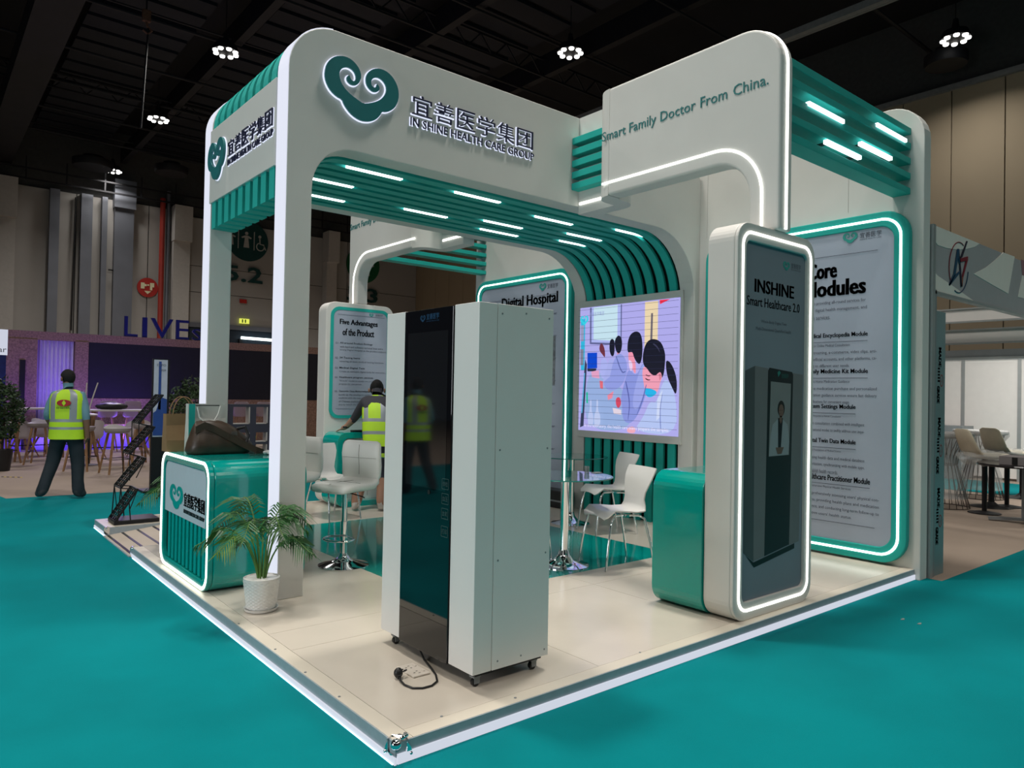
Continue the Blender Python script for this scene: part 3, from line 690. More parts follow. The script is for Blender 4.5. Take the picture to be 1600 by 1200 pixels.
PT = [([(3.763, 2.612), (3.237, 2.612), (3.233, 2.124), (3.757, 2.159)], (.12, .13, .3)),
      ([(3.735, 2.612), (3.255, 2.612), (3.25, 2.15), (3.73, 2.18)], (.40, .45, .85)),
      ([(3.699, 2.608), (3.303, 2.61), (3.3, 2.177), (3.694, 2.211)], (.55, .75, .85)),
      ([(2.883, 2.607), (2.692, 2.606), (2.691, 1.882), (2.881, 2.014)], (.82, .66, .42)),
      ([(2.791, 2.472), (2.763, 2.473), (2.767, 2.169), (2.797, 2.17)], (.15, .13, .16)),
      ([(2.67, 2.612), (2.52, 2.611), (2.665, 2.565)], (.9, .02, .06)),
      ([(3.918, 2.485), (3.839, 2.479), (3.841, 1.835), (3.902, 1.836)], (.03, .45, .7)),
      ([(3.918, 2.40), (3.86, 2.40), (3.86, 2.2), (3.91, 2.2)], (.3, .32, .5)), ([(3.918, 2.1), (3.86, 2.1), (3.86, 1.9), (3.91, 1.9)], (.2, .22, .3)),
      ([(3.792, 1.808), (3.545, 1.814), (3.117, 1.564), (3.022, 1.104), (3.848, 1.104)], (.30, .42, .72)),
      ([(3.79, 2.051), (3.624, 2.049), (3.62, 1.858), (3.786, 1.855)], (.0, .06, .6)), ([(3.79, 1.855), (3.63, 1.855), (3.64, 1.82), (3.78, 1.82)], (.02, .03, .06)),
      ([(3.827, 1.974), (3.794, 1.904), (3.836, 1.14), (3.897, 1.119)], (.03, .04, .09)), ([(3.84, 1.8), (3.825, 1.8), (3.86, 1.3), (3.88, 1.3)], (.1, .45, .75)),
      ([(3.797, 1.56), (3.77, 1.56), (3.765, 1.42), (3.79, 1.43)], (.0, .5, .3)),
      ([(3.546, 2.171), (3.493, 2.092), (3.484, 1.974), (3.526, 2.017), (3.585, 2.07), (3.582, 2.138)], (.16, .03, .05)),
      ([(3.56, 1.967), (3.479, 1.974), (3.432, 1.897), (3.451, 1.72), (3.566, 1.738)], (.40, .44, .85)),
      ([(3.376, 2.214), (3.331, 2.178), (3.334, 2.011), (3.378, 1.988), (3.418, 2.064), (3.416, 2.182)], (.008, .008, .02)),
      ([(3.30, 2.07), (3.25, 2.07), (3.25, 1.98), (3.28, 1.96)], (.65, .25, .33)),
      ([(3.279, 2.254), (3.217, 2.206), (3.214, 2.09), (3.252, 2.017), (3.312, 2.052), (3.342, 2.179)], (.008, .008, .02)),
      ([(3.3, 2.01), (3.235, 2.033), (3.147, 1.957), (3.118, 1.825), (3.204, 1.629), (3.402, 1.569), (3.518, 1.661), (3.451, 1.746), (3.365, 1.895)], (.28, .33, .75)),
      ([(3.42, 1.95), (3.34, 1.97), (3.40, 1.75), (3.52, 1.68)], (.38, .42, .82)),
      ([(3.117, 2.054), (3.053, 2.052), (2.997, 1.904), (2.994, 1.759), (3.059, 1.857), (3.107, 1.923)], (.85, .3, .42)),
      ([(2.994, 2.284), (2.921, 2.24), (2.897, 2.111), (2.904, 1.951), (2.944, 1.879), (3.019, 1.954), (3.053, 2.052), (3.127, 2.022), (3.129, 2.153), (3.089, 2.249)], (.008, .008, .02)),
      ([(3.102, 1.858), (2.983, 1.743), (2.874, 1.95), (2.788, 1.726), (2.825, 1.567), (2.943, 1.309), (3.066, 1.191), (3.185, 1.235), (3.2, 1.432), (3.223, 1.48), (3.163, 1.695)], (.25, .30, .72)),
      ([(2.98, 1.72), (2.87, 1.94), (2.80, 1.74), (2.95, 1.35), (3.05, 1.4)], (.33, .38, .80)),
      ([(2.747, 2.181), (2.637, 2.147), (2.577, 2.036), (2.565, 1.942), (2.59, 1.725), (2.669, 1.741), (2.768, 1.757), (2.872, 1.87), (2.898, 1.95), (2.876, 2.078), (2.827, 2.156)], (.008, .008, .02)),
      ([(2.618, 1.647), (2.542, 1.74), (2.405, 1.525), (2.397, 1.092), (3.022, 1.112), (2.86, 1.296), (2.783, 1.472), (2.682, 1.443)], (.45, .55, .88)),
      ([(2.67, 1.50), (2.60, 1.60), (2.62, 1.30), (2.68, 1.25)], (.6, .68, .92)),
      ([(2.565, 1.942), (2.478, 1.894), (2.399, 1.724), (2.405, 1.525), (2.473, 1.632), (2.542, 1.756)], (.008, .008, .02)),
      ([(2.885, 1.86), (2.84, 1.86), (2.77, 1.775), (2.70, 1.755), (2.66, 1.79), (2.625, 1.80), (2.605, 1.73), (2.635, 1.68), (2.65, 1.60), (2.70, 1.55), (2.80, 1.54), (2.855, 1.60), (2.875, 1.70), (2.895, 1.77)], (.86, .34, .46)),
      ([(2.845, 1.735), (2.81, 1.715), (2.775, 1.715), (2.775, 1.705), (2.815, 1.703), (2.85, 1.725)], (.05, .01, .02)),
      ([(2.84, 1.775), (2.80, 1.76), (2.77, 1.765), (2.77, 1.755), (2.805, 1.748), (2.845, 1.765)], (.15, .04, .05)),
      ([(2.655, 1.78), (2.625, 1.785), (2.615, 1.73), (2.64, 1.70)], (.65, .2, .28)),
      ([(2.867, 1.622), (2.735, 1.607), (2.659, 1.569), (2.763, 1.504), (2.841, 1.532)], (.02, .45, .80)),
      ([(3.31, 2.0), (3.29, 2.0), (3.20, 1.80), (3.14, 1.82), (3.145, 1.80), (3.21, 1.785)], (.12, .15, .42)),
      ([(3.15, 1.70), (3.13, 1.70), (3.06, 1.45), (3.09, 1.24), (3.10, 1.24), (3.075, 1.45)], (.10, .12, .40)),
      ([(2.97, 1.30), (2.955, 1.31), (2.87, 1.48), (2.82, 1.66), (2.835, 1.66), (2.885, 1.48)], (.12, .15, .45)),
      ([(2.60, 1.56), (2.59, 1.57), (2.62, 1.36), (2.60, 1.12), (2.615, 1.12), (2.635, 1.36)], (.22, .28, .60)),
      ([(3.08, 2.05), (3.04, 2.05), (3.04, 2.035), (3.08, 2.035)], (.02, .02, .05)),
      ([(3.10, 1.95), (3.05, 1.93), (3.03, 1.86), (3.06, 1.80), (3.09, 1.87)], (.8, .6, .85)),
      ([(2.75, 2.12), (2.72, 2.125), (2.66, 2.08), (2.63, 2.0), (2.66, 2.05), (2.70, 2.09)], (.04, .04, .09)),
      ([(3.424, 1.527), (3.324, 1.578), (3.345, 1.495), (3.411, 1.469)], (.8, .25, .35)), ([(3.289, 1.496), (3.224, 1.513), (3.196, 1.432), (3.242, 1.365), (3.283, 1.413)], (.65, .06, .12)),
      ([(3.335, 1.379), (3.199, 1.358), (3.197, 1.3), (3.316, 1.309)], (.75, .65, .75)),
      ([(3.108, 1.14), (3.024, 1.177), (2.971, 1.147), (2.98, 1.092), (3.096, 1.092)], (.85, .4, .5)),
      ([(3.602, 1.474), (3.571, 1.471), (3.575, 1.338), (3.532, 1.289), (3.529, 1.154), (3.634, 1.149), (3.637, 1.285), (3.598, 1.338)], (.5, .58, .85)),
      ([(3.712, 1.472), (3.681, 1.469), (3.683, 1.335), (3.649, 1.285), (3.646, 1.148), (3.74, 1.144), (3.743, 1.282), (3.709, 1.334)], (.48, .56, .85)),
      ([(3.697, 1.816), (3.568, 1.831), (3.554, 1.729), (3.683, 1.747)], (.75, .35, .55)), ([(3.554, 1.704), (3.496, 1.695), (3.494, 1.602), (3.54, 1.61)], (.75, .15, .2))]
for i, (P, c) in enumerate(PT): scr(P, c, 2+i)
lg = MB().logo((4.934-.03, 3.90, 2.40), NY, Z, .14, h=.16); lg.build('logo', glow('screen_cyan', (.02, .6, .75), 1), SC)
g = MB(); g.text('宜善医学集团', (4.905, 3.74, 2.50), NY, Z, w=.24, h=.05); g.build('lettering', glow('screen_ink', (.25, .3, .6), 1), SC, fix=False)
g = MB(); g.text('In the laboratory, the health care teams prepare the samples', (4.905, 3.80, 1.12), NY, Z, w=1.3, h=.055); g.build('lettering', glow('screen_white', (.8, .75, 1), 1), SC, fix=False)
g = MB()
for i in range(20): g.box(4.903, 4.9045, 2.385, 3.935, 1.16+.075*i, 1.163+.075*i)
g.build('module_joint', mat('module_dark', (.12, .12, .3), .5, var=.05), SC)

# ================================================================ free-standing light boxes and their counters
WSH = mat('white_shell', (.66, .645, .61), .45, var=.02, vs=3)
def freebox(far, label):
    fy = (lambda y: YM-y) if far else (lambda y: y)
    T = thing('standing_lightbox', (2.95, fy(.17), PL), label, 'light box', 'standing light boxes')
    x0, x1, z0, z1 = 2.47, 3.44, PL+.001, 2.66
    O = rrect(x0, x1, z0, z1, .13, 8)
    a, b = sorted((fy(.085), fy(.285))); MB().prism(O, 'xz', a, b).build('body', WSH, T, bevel=.008)
    a, b = sorted((fy(.06), fy(.085))); I = rrect(x0+.10, x1-.10, z0+.115, z1-.115, .05, 8)
    MB().ring(O, I, 'xz', a, b).build('rim', WSH, T, bevel=.006)
    P, Q = rrect(x0+.05, x1-.05, z0+.055, z1-.055, .10, 8), rrect(x0+.065, x1-.065, z0+.070, z1-.070, .087, 8)
    a, b = sorted((fy(.054), fy(.061))); MB().ring(P, Q, 'xz', a, b).build('led_line', LED, T)
    a, b = sorted((fy(.080), fy(.0855))); MB().prism(I, 'xz', a, b).build('poster', mat('grey_blue_print', (.20, .235, .275), .5, var=.04, vs=2), T)
    return T
F1 = freebox(False, 'near white standing light box with the Smart Healthcare 2.0 poster')
yi = .079
m = MB(); m.text('INSHINE', (2.70, yi, 2.222), X, Z, w=.49, h=.088, bold=.008, fat=.0045); m.text('Smart Healthcare 2.0', (2.61, yi, 2.13), X, Z, w=.66, h=.062, bold=.0, fat=.0015); m.build_each('heading', INK, F1)
m = MB(); m.text('Whole-Body Digital Twin', (2.94, yi, 2.02), X, Z, w=.32, h=.026, align='C'); m.text('Multi-Dimensional Quantified Health', (2.94, yi, 1.97), X, Z, w=.44, h=.026, align='C')
m.text('宜善医学', (3.15, yi, 2.435), X, Z, w=.13, h=.036); m.text('INSHINE HEALTH CARE', (3.15, yi, 2.42), X, Z, w=.13, h=.009); m.build('body_text', INK_G, F1, fix=False)
MB().logo((3.045, yi+.001, 2.41), X, Z, .085).build('logo', INK_T, F1)
def pic(P, c, k, nm='print'):
    MB().flat(P, 'xz', .0795-.0005*k).build(nm, mat('ink_%02d%02d%02d' % tuple(int(v*99) for v in c), c, .5, var=.03), F1)
pic([(2.602, 1.70), (2.715, 1.736), (2.727, .45), (2.607, .521)], (.07, .08, .085), 1)
pic([(2.715, 1.736), (2.873, 1.724), (2.856, .469), (2.727, .455)], (.16, .165, .17), 1)
pic([(3.19, 1.703), (3.326, 1.695), (3.30, .519), (3.165, .508)], (.16, .165, .17), 1)
pic([(2.631, .504), (2.733, .41), (3.24, .476), (3.24, .512), (2.727, .445)], (.006, .01, .01), 1)
pic([(2.873, 1.71), (2.89, 1.73), (3.18, 1.71), (3.195, 1.69), (3.169, .511), (2.856, .469)], (.012, .016, .018), 2)
pic([(2.99, 1.70), (3.0, 1.67), (3.03, 1.70), (3.01, 1.715)], (.02, .2, .17), 3)
MB().text('宜善医学', (3.04, .077, 1.665), X, Z, w=.09, h=.03).build('print', mat('ink_dim_teal', (.02, .14, .12), .5, var=.05), F1, fix=False)
pic([(2.906, 1.638), (3.166, 1.628), (3.15, 1.134), (2.892, 1.132)], (.20, .21, .21), 4)
pic([(2.995, 1.382), (3.063, 1.381), (3.127, 1.344), (3.151, 1.224), (3.139, 1.136), (2.894, 1.134), (2.911, 1.267), (2.935, 1.346)], (.28, .31, .33), 5)
pic([(3.002, 1.39), (3.063, 1.39), (3.041, 1.18), (3.007, 1.18)], (.008, .008, .012), 6)
pic([(2.995+.045*(1+math.cos(t)), 1.455+.055*math.sin(t)) for t in [i*PI/7 for i in range(14)]], (.012, .01, .01), 6)
pic([(3.008+.032*(1+math.cos(t)), 1.44+.045*math.sin(t)) for t in [i*PI/7 for i in range(14)]], (.16, .095, .075), 7)
pic([(3.025, 1.405), (3.05, 1.405), (3.052, 1.37), (3.035, 1.35), (3.018, 1.375)], (.15, .09, .07), 7)
pic([(2.975, 1.19), (3.08, 1.19), (3.05, 1.145), (3.0, 1.145)], (.14, .085, .065), 7)
pic([(3.012, 1.422), (3.024, 1.422), (3.024, 1.419), (3.012, 1.419)], (.03, .02, .02), 8); pic([(3.045, 1.445), (3.055, 1.445), (3.055, 1.441), (3.045, 1.441)], (.03, .02, .02), 8)
pic([(3.018, 1.445), (3.03, 1.445), (3.03, 1.441), (3.018, 1.441)], (.03, .02, .02), 8)

F2 = freebox(True, 'far white standing light box with the Five Advantages of the Product poster')
x0, x1 = 2.47, 3.44
O = rrect(x0+.06, x1-.06, 1.17, 2.60, .12, 8); I = rrect(x0+.10, x1-.10, 1.21, 2.56, .09, 8)
MB().ring(O, I, 'xz', 5.982, 5.994).build('teal_border', TEAL, F2)
MB().prism(I, 'xz', 5.985, 5.994).build('poster', POSTER, F2)
yi = 5.983; m = MB(); g = MB()
m.text('Five Advantages', (2.655, yi, 2.355), X, Z, w=.54, h=.09, bold=.006, fat=.003); m.text('of the Product', (2.695, yi, 2.235), X, Z, w=.45, h=.09, bold=.006, fat=.003)
FA = [('All-around Product Ecology', ['with hard and software terminal lines and a', 'strong Digital Hospital as the product support'], 2.12), ('34 Testing Items', ['covering all basic medical testing functions'], 1.93),
      ('Medical Digital Twin', ['Create an exclusive digital body for everyone'], 1.80), ('Healthcare program services', ['"N-in-N" model to create one personalized', 'program for one person'], 1.68),
      ('Characteristic Chinese Medicine Intelligent Medical System', ['builds up the intelligent service of Chinese', 'medicine with the support of the knowledge', 'of Chinese traditional medicine, and will', 'shortly launch the "New'], 1.50)]
for k, (a, b, z) in enumerate(FA):
    m.text(a, (2.66, yi, z), X, Z, w=min(.58, .018*len(a)), h=.03, bold=.01); g.text('0%d' % (k+1), (2.60, yi, z), X, Z, w=.035, h=.026)
    for i, s_ in enumerate(b): g.text(s_, (2.66, yi, z-.045-.042*i), X, Z, w=.0145*len(s_), h=.028)
for z in (2.50, 1.29): g.box(2.62, 3.3, yi-.001, yi, z, z+.003)
g.text('宜善医学', (3.16, yi, 2.515), X, Z, w=.11, h=.03)
m.build_each('heading', INK, F2); g.build('body_text', INK_G, F2, fix=False)
MB().logo((3.07, yi, 2.505), X, Z, .06).build('logo', INK_T, F2)

def counter(far, label):
    fy = (lambda y: YM-y) if far else (lambda y: y)
    T = thing('teal_counter', (2.95, fy(.5), PL), label, 'counter', 'teal counters against the standing light boxes')
    O = rrect(2.455, 3.44, PL+.001, 1.01, .125, 8); I = rrect(2.455+.075, 3.44-.075, PL+.07, .935, .08, 8)
    a, b = sorted((fy(.29), fy(.70)))
    MB().ring(O, I, 'xz', a, b).build('shell', TEAL_G, T, bevel=.004)
    a, b = sorted((fy(.29), fy(.56))); MB().prism(I, 'xz', a+.002, b).build('cabinet', WSH, T)
    a, b = sorted((fy(.52), fy(.50)))
    MB().box(2.95, 2.953, *sorted((fy(.561), fy(.563))), .2, .9).build('door_joint', INK_G, T)
    return T
counter(False, 'glossy teal rounded counter behind the near standing light box')
counter(True, 'glossy teal rounded counter with white front at the far end of the stand')
tag(MB().prism(rrect(2.72, 3.0, 5.66, 5.80, .04, 5), 'xy', 1.0105, 1.03).build('dark_pouch', BLACK, base=(2.86, 5.73, 1.0105), bevel=.008), 'small black pouch on the far teal counter beside the worker', 'pouch')

# ================================================================ logo counter
T = thing('logo_counter', (.05, 3.25, PL), 'glossy teal reception counter with glowing outline and company logo', 'counter')
y0, y1, z0, z1 = 2.62, 3.86, PL+.001, 1.01
O = rrect(y0, y1, z0, z1, .14, 10)
MB().prism(O, 'yz', .085, .76).build('body', TEAL_G, T, bevel=.012, bseg=3)
I = rrect(y0+.075, y1-.075, z0+.075, z1-.075, .085, 10)
MB().ring(O, I, 'yz', .05, .085).build('rim', TEAL_G, T, bevel=.006)
MB().ring(rrect(y0+.010, y1-.010, z0+.010, z1-.010, .13, 10), rrect(y0+.030, y1-.030, z0+.030, z1-.030, .115, 10), 'yz', .045, .051).build('led_line', glow('led_ring', (.95, 1, .88), 3.8), T)
MB().flat(I, 'yz', .084).build('recess', TEAL_D, T)
MB().prism(arc(y0+.16, z1-.16, .08, 180, 90, 6)+arc(y1-.16, z1-.16, .08, 90, 0, 6)+[(y1-.08, .53), (y0+.08, .53)], 'yz', .062, .083).build('sign_panel', mat('sign_grey_blue', (.50, .57, .63), .5, var=.02), T)
for i in range(11):
    ya = y0+.13+.098*i
    if ya+.055 < y1-.08: MB().box(.066, .083, ya, ya+.055, z0+.08, .528).build('slat', TEAL_G, T)
MB().logo((.0615, 3.64, .575), NY, Z, .36, depth=.004, h=.26).build('logo', TEAL_G, T)
m = MB()
m.text('宜善医学集团', (.0615, 3.25, .625), NY, Z, w=.50, h=.105, bold=.0, fat=.002, depth=.004); m.text('IN SHINE HEALTH CARE GROUP', (.0615, 3.25, .575), NY, Z, w=.50, h=.028, bold=.01, depth=.004)
m.build('lettering', BLACK, T, fix=False)

# things on the counter
CT = 1.0105
KRAFT = mat('kraft_paper', (.26, .15, .07), .8, var=.1, vs=6)
def paperbag(T, x0, x1, y0, y1, z0, h, m_, handle, hc):
    mb = MB()
    R = [[(x0+i*(x1-x0), y0+j*(y1-y0)+(.0 if t < .5 else (.02 if j == 0 else -.02)), z0+t*h) for i, j in ((0, 0), (1, 0), (1, 1), (0, 1))] for t in (0, .3, .7, 1)]
    mb.loft(R, cap=False); mb.face((0, 3, 2, 1)); o = mb.build('bag_body', m_, T, fix=False)
    xc = (x0+x1)/2
    for yv in (y0+.02, y1-.02):
        P = [(xc-.32*(x1-x0)*math.cos(t)*1.0, yv, z0+h+handle*math.sin(t)-.012) for t in [i*PI/12 for i in range(13)]]
        MB().tube(P, .004, 6).build('handle', hc, T, smooth=50)
    return o
T = thing('kraft_bag', (.1, 3.7, CT), 'brown kraft paper carrier bag behind the leather bag on the counter', 'bag', rz=0)
paperbag(T, .015, .28, 3.60, 3.74, CT, .30, KRAFT, .15, KRAFT)
T = thing('gift_bag', (.3, 3.5, CT), 'pale grey paper gift bag with teal edge standing on the counter', 'bag')
paperbag(T, .14, .43, 3.46, 3.57, CT, .385, mat('gift_bag_paper', (.58, .58, .54), .6, var=.03), .0, BLACK)
MB().box(.1385, .185, 3.458, 3.4595, CT, CT+.385).build('teal_edge', TEAL, T)
MB().tube([(.20, 3.457, CT+.36), (.215, 3.452, CT+.28), (.245, 3.45, CT+.25), (.33, 3.452, CT+.25), (.36, 3.455, CT+.30), (.38, 3.457, CT+.37)], .005, 6).build('cord_handle', mat('white_cord', (.7, .7, .66), .8, var=.05), T, smooth=50)
LEATH = mat('brown_leather', (.045, .028, .018), .40, var=.3, vs=9, bump=.25, bs=14)
T = thing('leather_bag', (.36, 3.30, CT), 'slouching dark brown leather shoulder bag lying on the logo counter', 'bag')
rings = []
for t, xa, xb, hw in [(0, .09, .55, .10), (.025, .075, .58, .115), (.08, .088, .575, .115), (.14, .105, .52, .095), (.19, .12, .46, .07), (.225, .135, .40, .045), (.245, .15, .35, .025), (.252, .18, .31, .01)]:
    P = []
    for i in range(20):
        a = 2*PI*i/20; ca, sa = math.cos(a), math.sin(a)
        ex = math.copysign(abs(ca)**.55, ca); ey = math.copysign(abs(sa)**.7, sa)
        wob = 1+.05*math.sin(5*a+9*t)
        P.append(((xa+xb)/2+(xb-xa)/2*ex, 3.30+hw*ey*wob, CT+.002+t+.008*math.sin(3*a)*(t > .05)))
    rings.append(P)
MB().loft(rings).build('bag_body', LEATH, T, smooth=70)
m = MB(); pth = [(.13, 3.235, 1.2), (.19, 3.225, 1.235), (.26, 3.215, 1.205), (.36, 3.18, 1.145), (.47, 3.165, 1.085), (.57, 3.15, 1.035), (.62, 3.15, 1.017)]
for p, q in zip(pth, pth[1:]): m.obox((Vector(p)+Vector(q))/2, Vector(q)-Vector(p), Z.cross(Vector(q)-Vector(p))*.3+Z, Vector((0, -1, .2)), (Vector(q)-Vector(p)).length/2+.004, .028, .004)
m.build('strap', LEATH, T)
MB().tube([(.46, 3.30, 1.20), (.50, 3.22, 1.22), (.52, 3.2, 1.15), (.50, 3.19, 1.10)], .012, 8).build('strap_loop', BLACK, T, smooth=50)
MB().box(.38, .43, 3.196, 3.20, 1.155, 1.185).build('label_patch', mat('worn_leather', (.12, .10, .09), .4, var=.3, vs=30), T)
T = thing('eyeglasses', (.5, 3.0, CT), 'folded dark glasses on the counter beside the tissue', 'glasses')
m = MB()
for dx in (0, .05): m.tube([(.47+dx+.022*math.cos(a), 2.98+.006*math.sin(a), CT+.018+.015*math.sin(a)) for a in [i*PI/6 for i in range(12)]], .002, 5, closed=True)
m.tube([(.445, 2.98, CT+.02), (.43, 3.06, CT+.01), (.53, 3.08, CT+.008)], .002, 5); m.build('frame', BLACK, T, smooth=50)
m = MB(); 
for k in range(3): m.ball((.60+.02*k, 3.02-.02*k, CT+.018), .032-.004*k, .024, .017+.002*k, 9, 6)
for i, v in enumerate(m.v): m.v[i] = (v[0]+rnd.uniform(-.004, .004), v[1]+rnd.uniform(-.004, .004), max(CT+.001, v[2]+rnd.uniform(-.003, .003)))
tag(m.build('crumpled_tissue', mat('tissue_white', (.7, .7, .68), .9, var=.03), base=(.61, 3.0, CT), smooth=60), 'crumpled white tissue on the counter beside the dark glasses', 'tissue')

# ================================================================ kiosk
K = thing('health_kiosk', (.8, .66, PL), 'tall white self-service health kiosk on castors with black glass screen', 'kiosk')
kx0, kx1, ky0, ky1, kz0, kz1 = .56, 1.035, .22, 1.10, .165, 1.965
MB().prism([(kx0+.002, ky0+.004), (kx1, ky0+.004), (kx1, ky1-.004), (kx0+.002, ky1-.004)], 'xy', kz0+.003, kz1-.003).build('cabinet', KIOSK, K)
MB().box(kx0-.012, kx0+.10, ky0, .425, kz0, kz1).build('wing_panel', KIOSK, K, bevel=.003)
MB().box(kx0-.012, kx0+.10, .90, ky1, kz0, kz1).build('wing_panel', KIOSK, K, bevel=.003)
MB().box(.664, 1.035, ky0-.001, ky0+.003, kz0, kz1).build('side_panel', KIOSK, K, bevel=.0015, bseg=1)
MB().box(kx0-.018, kx0+.0, .43, .893, kz0-.005, kz1-.004).build('screen_glass', GLASSB, K, bevel=.002)
MB().box(kx0-.019, kx0-.017, .47, .855, 1.02, 1.84).build('display', mat('display_off', (.006, .006, .007), .04, coat=1., var=.01), K)
KT = mat('kiosk_print', (.01, .045, .10), .4, var=.05); KG = mat('kiosk_icon', (.05, .09, .09), .4, var=.05)
MB().logo((kx0-.0195, .735, 1.895), NY, Z, .05, depth=.0005).build('logo', KT, K)
m = MB(); m.text('宜善医学', (kx0-.0195, .675, 1.905), NY, Z, w=.12, h=.032, bold=.02); m.text('INSHINE HEALTH CARE', (kx0-.0195, .675, 1.893), NY, Z, w=.12, h=.007); m.build('lettering', KT, K, fix=False)
m = MB()
for z, s_ in ((1.03, '体检'), (.955, '血压'), (.88, '血氧'), (.79, '打印')):
    m.ring(rrect(.44, .50, z, z+.055, .004, 2), rrect(.4425, .4975, z+.0025, z+.0525, .003, 2), 'yz', kx0-.0195, kx0-.0188)
    m.text(s_, (kx0-.0196, .493, z+.015), NY, Z, w=.045, h=.026)
m.build('icon_print', KG, K, fix=False)
o = MB().lathe([(.012, 0), (.012, .001)], K.location, 16).build('camera_hole', BLACK, K)
o.data.transform(Matrix.Translation((kx0-.0195-.8, .62-.66, 1.0-PL))@Matrix.Rotation(-PI/2, 4, 'Y'))
sc = []
for (x, z) in [(.69, 1.917), (1.004, 1.917), (.845, 1.93), (.69, 1.243), (1.006, 1.242), (.699, .205), (1.009, .199), (.85, .2), (.69, .7), (1.006, .7)]:
    mm = MB(); mm.prism([(x+.005*math.cos(t), z+.005*math.sin(t)) for t in [i*PI/4 for i in range(8)]], 'xz', ky0-.0025, ky0-.001); mm.build('screw', GREYM, K)
MB().box(kx0+.03, kx1-.02, ky0+.03, ky1-.03, kz0-.022, kz0).build('base_plate', BLK_M, K)
for (x, y) in ((.60, .27), (.97, .27), (.60, 1.02), (.97, 1.02)):
    f = MB(); f.box(x-.02, x+.02, y-.02, y+.02, .136, .143); f.box(x-.012, x+.02, y-.014, y-.011, .105, .138); f.box(x-.012, x+.02, y+.011, y+.014, .105, .138)
    f = f.build('castor_fork', GREYM, K)
    w_ = MB(); w_.prism([(x+.02*math.cos(t), .111+.02*math.sin(t)) for t in [i*PI/8 for i in range(16)]], 'xz', y-.010, y+.010); w_.build('wheel', BLACK, f)
cb = [(.62, .79, .15), (.60, .76, .12), (.585, .70, .097), (.552, .585, .095), (.521, .491, .095), (.481, .419, .095), (.43, .389, .095), (.377, .391, .095), (.34, .419, .095), (.328, .474, .096), (.335, .525, .10), (.345, .55, .105)]
MB().tube(cb, .0055, 8).build('power_cable', BLACK, K, smooth=60)
m = MB(); m.ball((.352, .575, .118), .024, .022, .026, 10, 7); m.beam((.345, .55, .105), (.35, .57, .112), .018)
for dx, dy in ((.018, .01), (.03, -.005), (.02, -.012)): m.box(.352+dx, .352+dx+.016, .575+dy-.003, .575+dy+.003, .122, .127)
m.build('power_plug', BLACK, K, smooth=50)
T = thing('floor_socket', (.46, .61, PL+.0005), 'ivory double power socket plate lying flat in the floor panel', 'socket')
IV = mat('ivory_plastic', (.66, .60, .52), .4, var=.02)
MB().box(.412, .512, .527, .697, PL+.0006, PL+.009).build('plate', IV, T, bevel=.003)
for yv in (.57, .65):
    m = MB(); m.box(.43, .437, yv-.012, yv-.004, .0, .001)
    for (dx, dy) in ((-.012, 0), (.01, -.014), (.01, .014)): MB().box(.455+dx-.005, .455+dx+.005, yv+dy-.0025, yv+dy+.0025, PL+.009, PL+.0096).build('pin_hole', BLACK, T)
    MB().box(.487, .500, yv-.01, yv+.01, PL+.009, PL+.0115).build('switch', IV, T, bevel=.001)

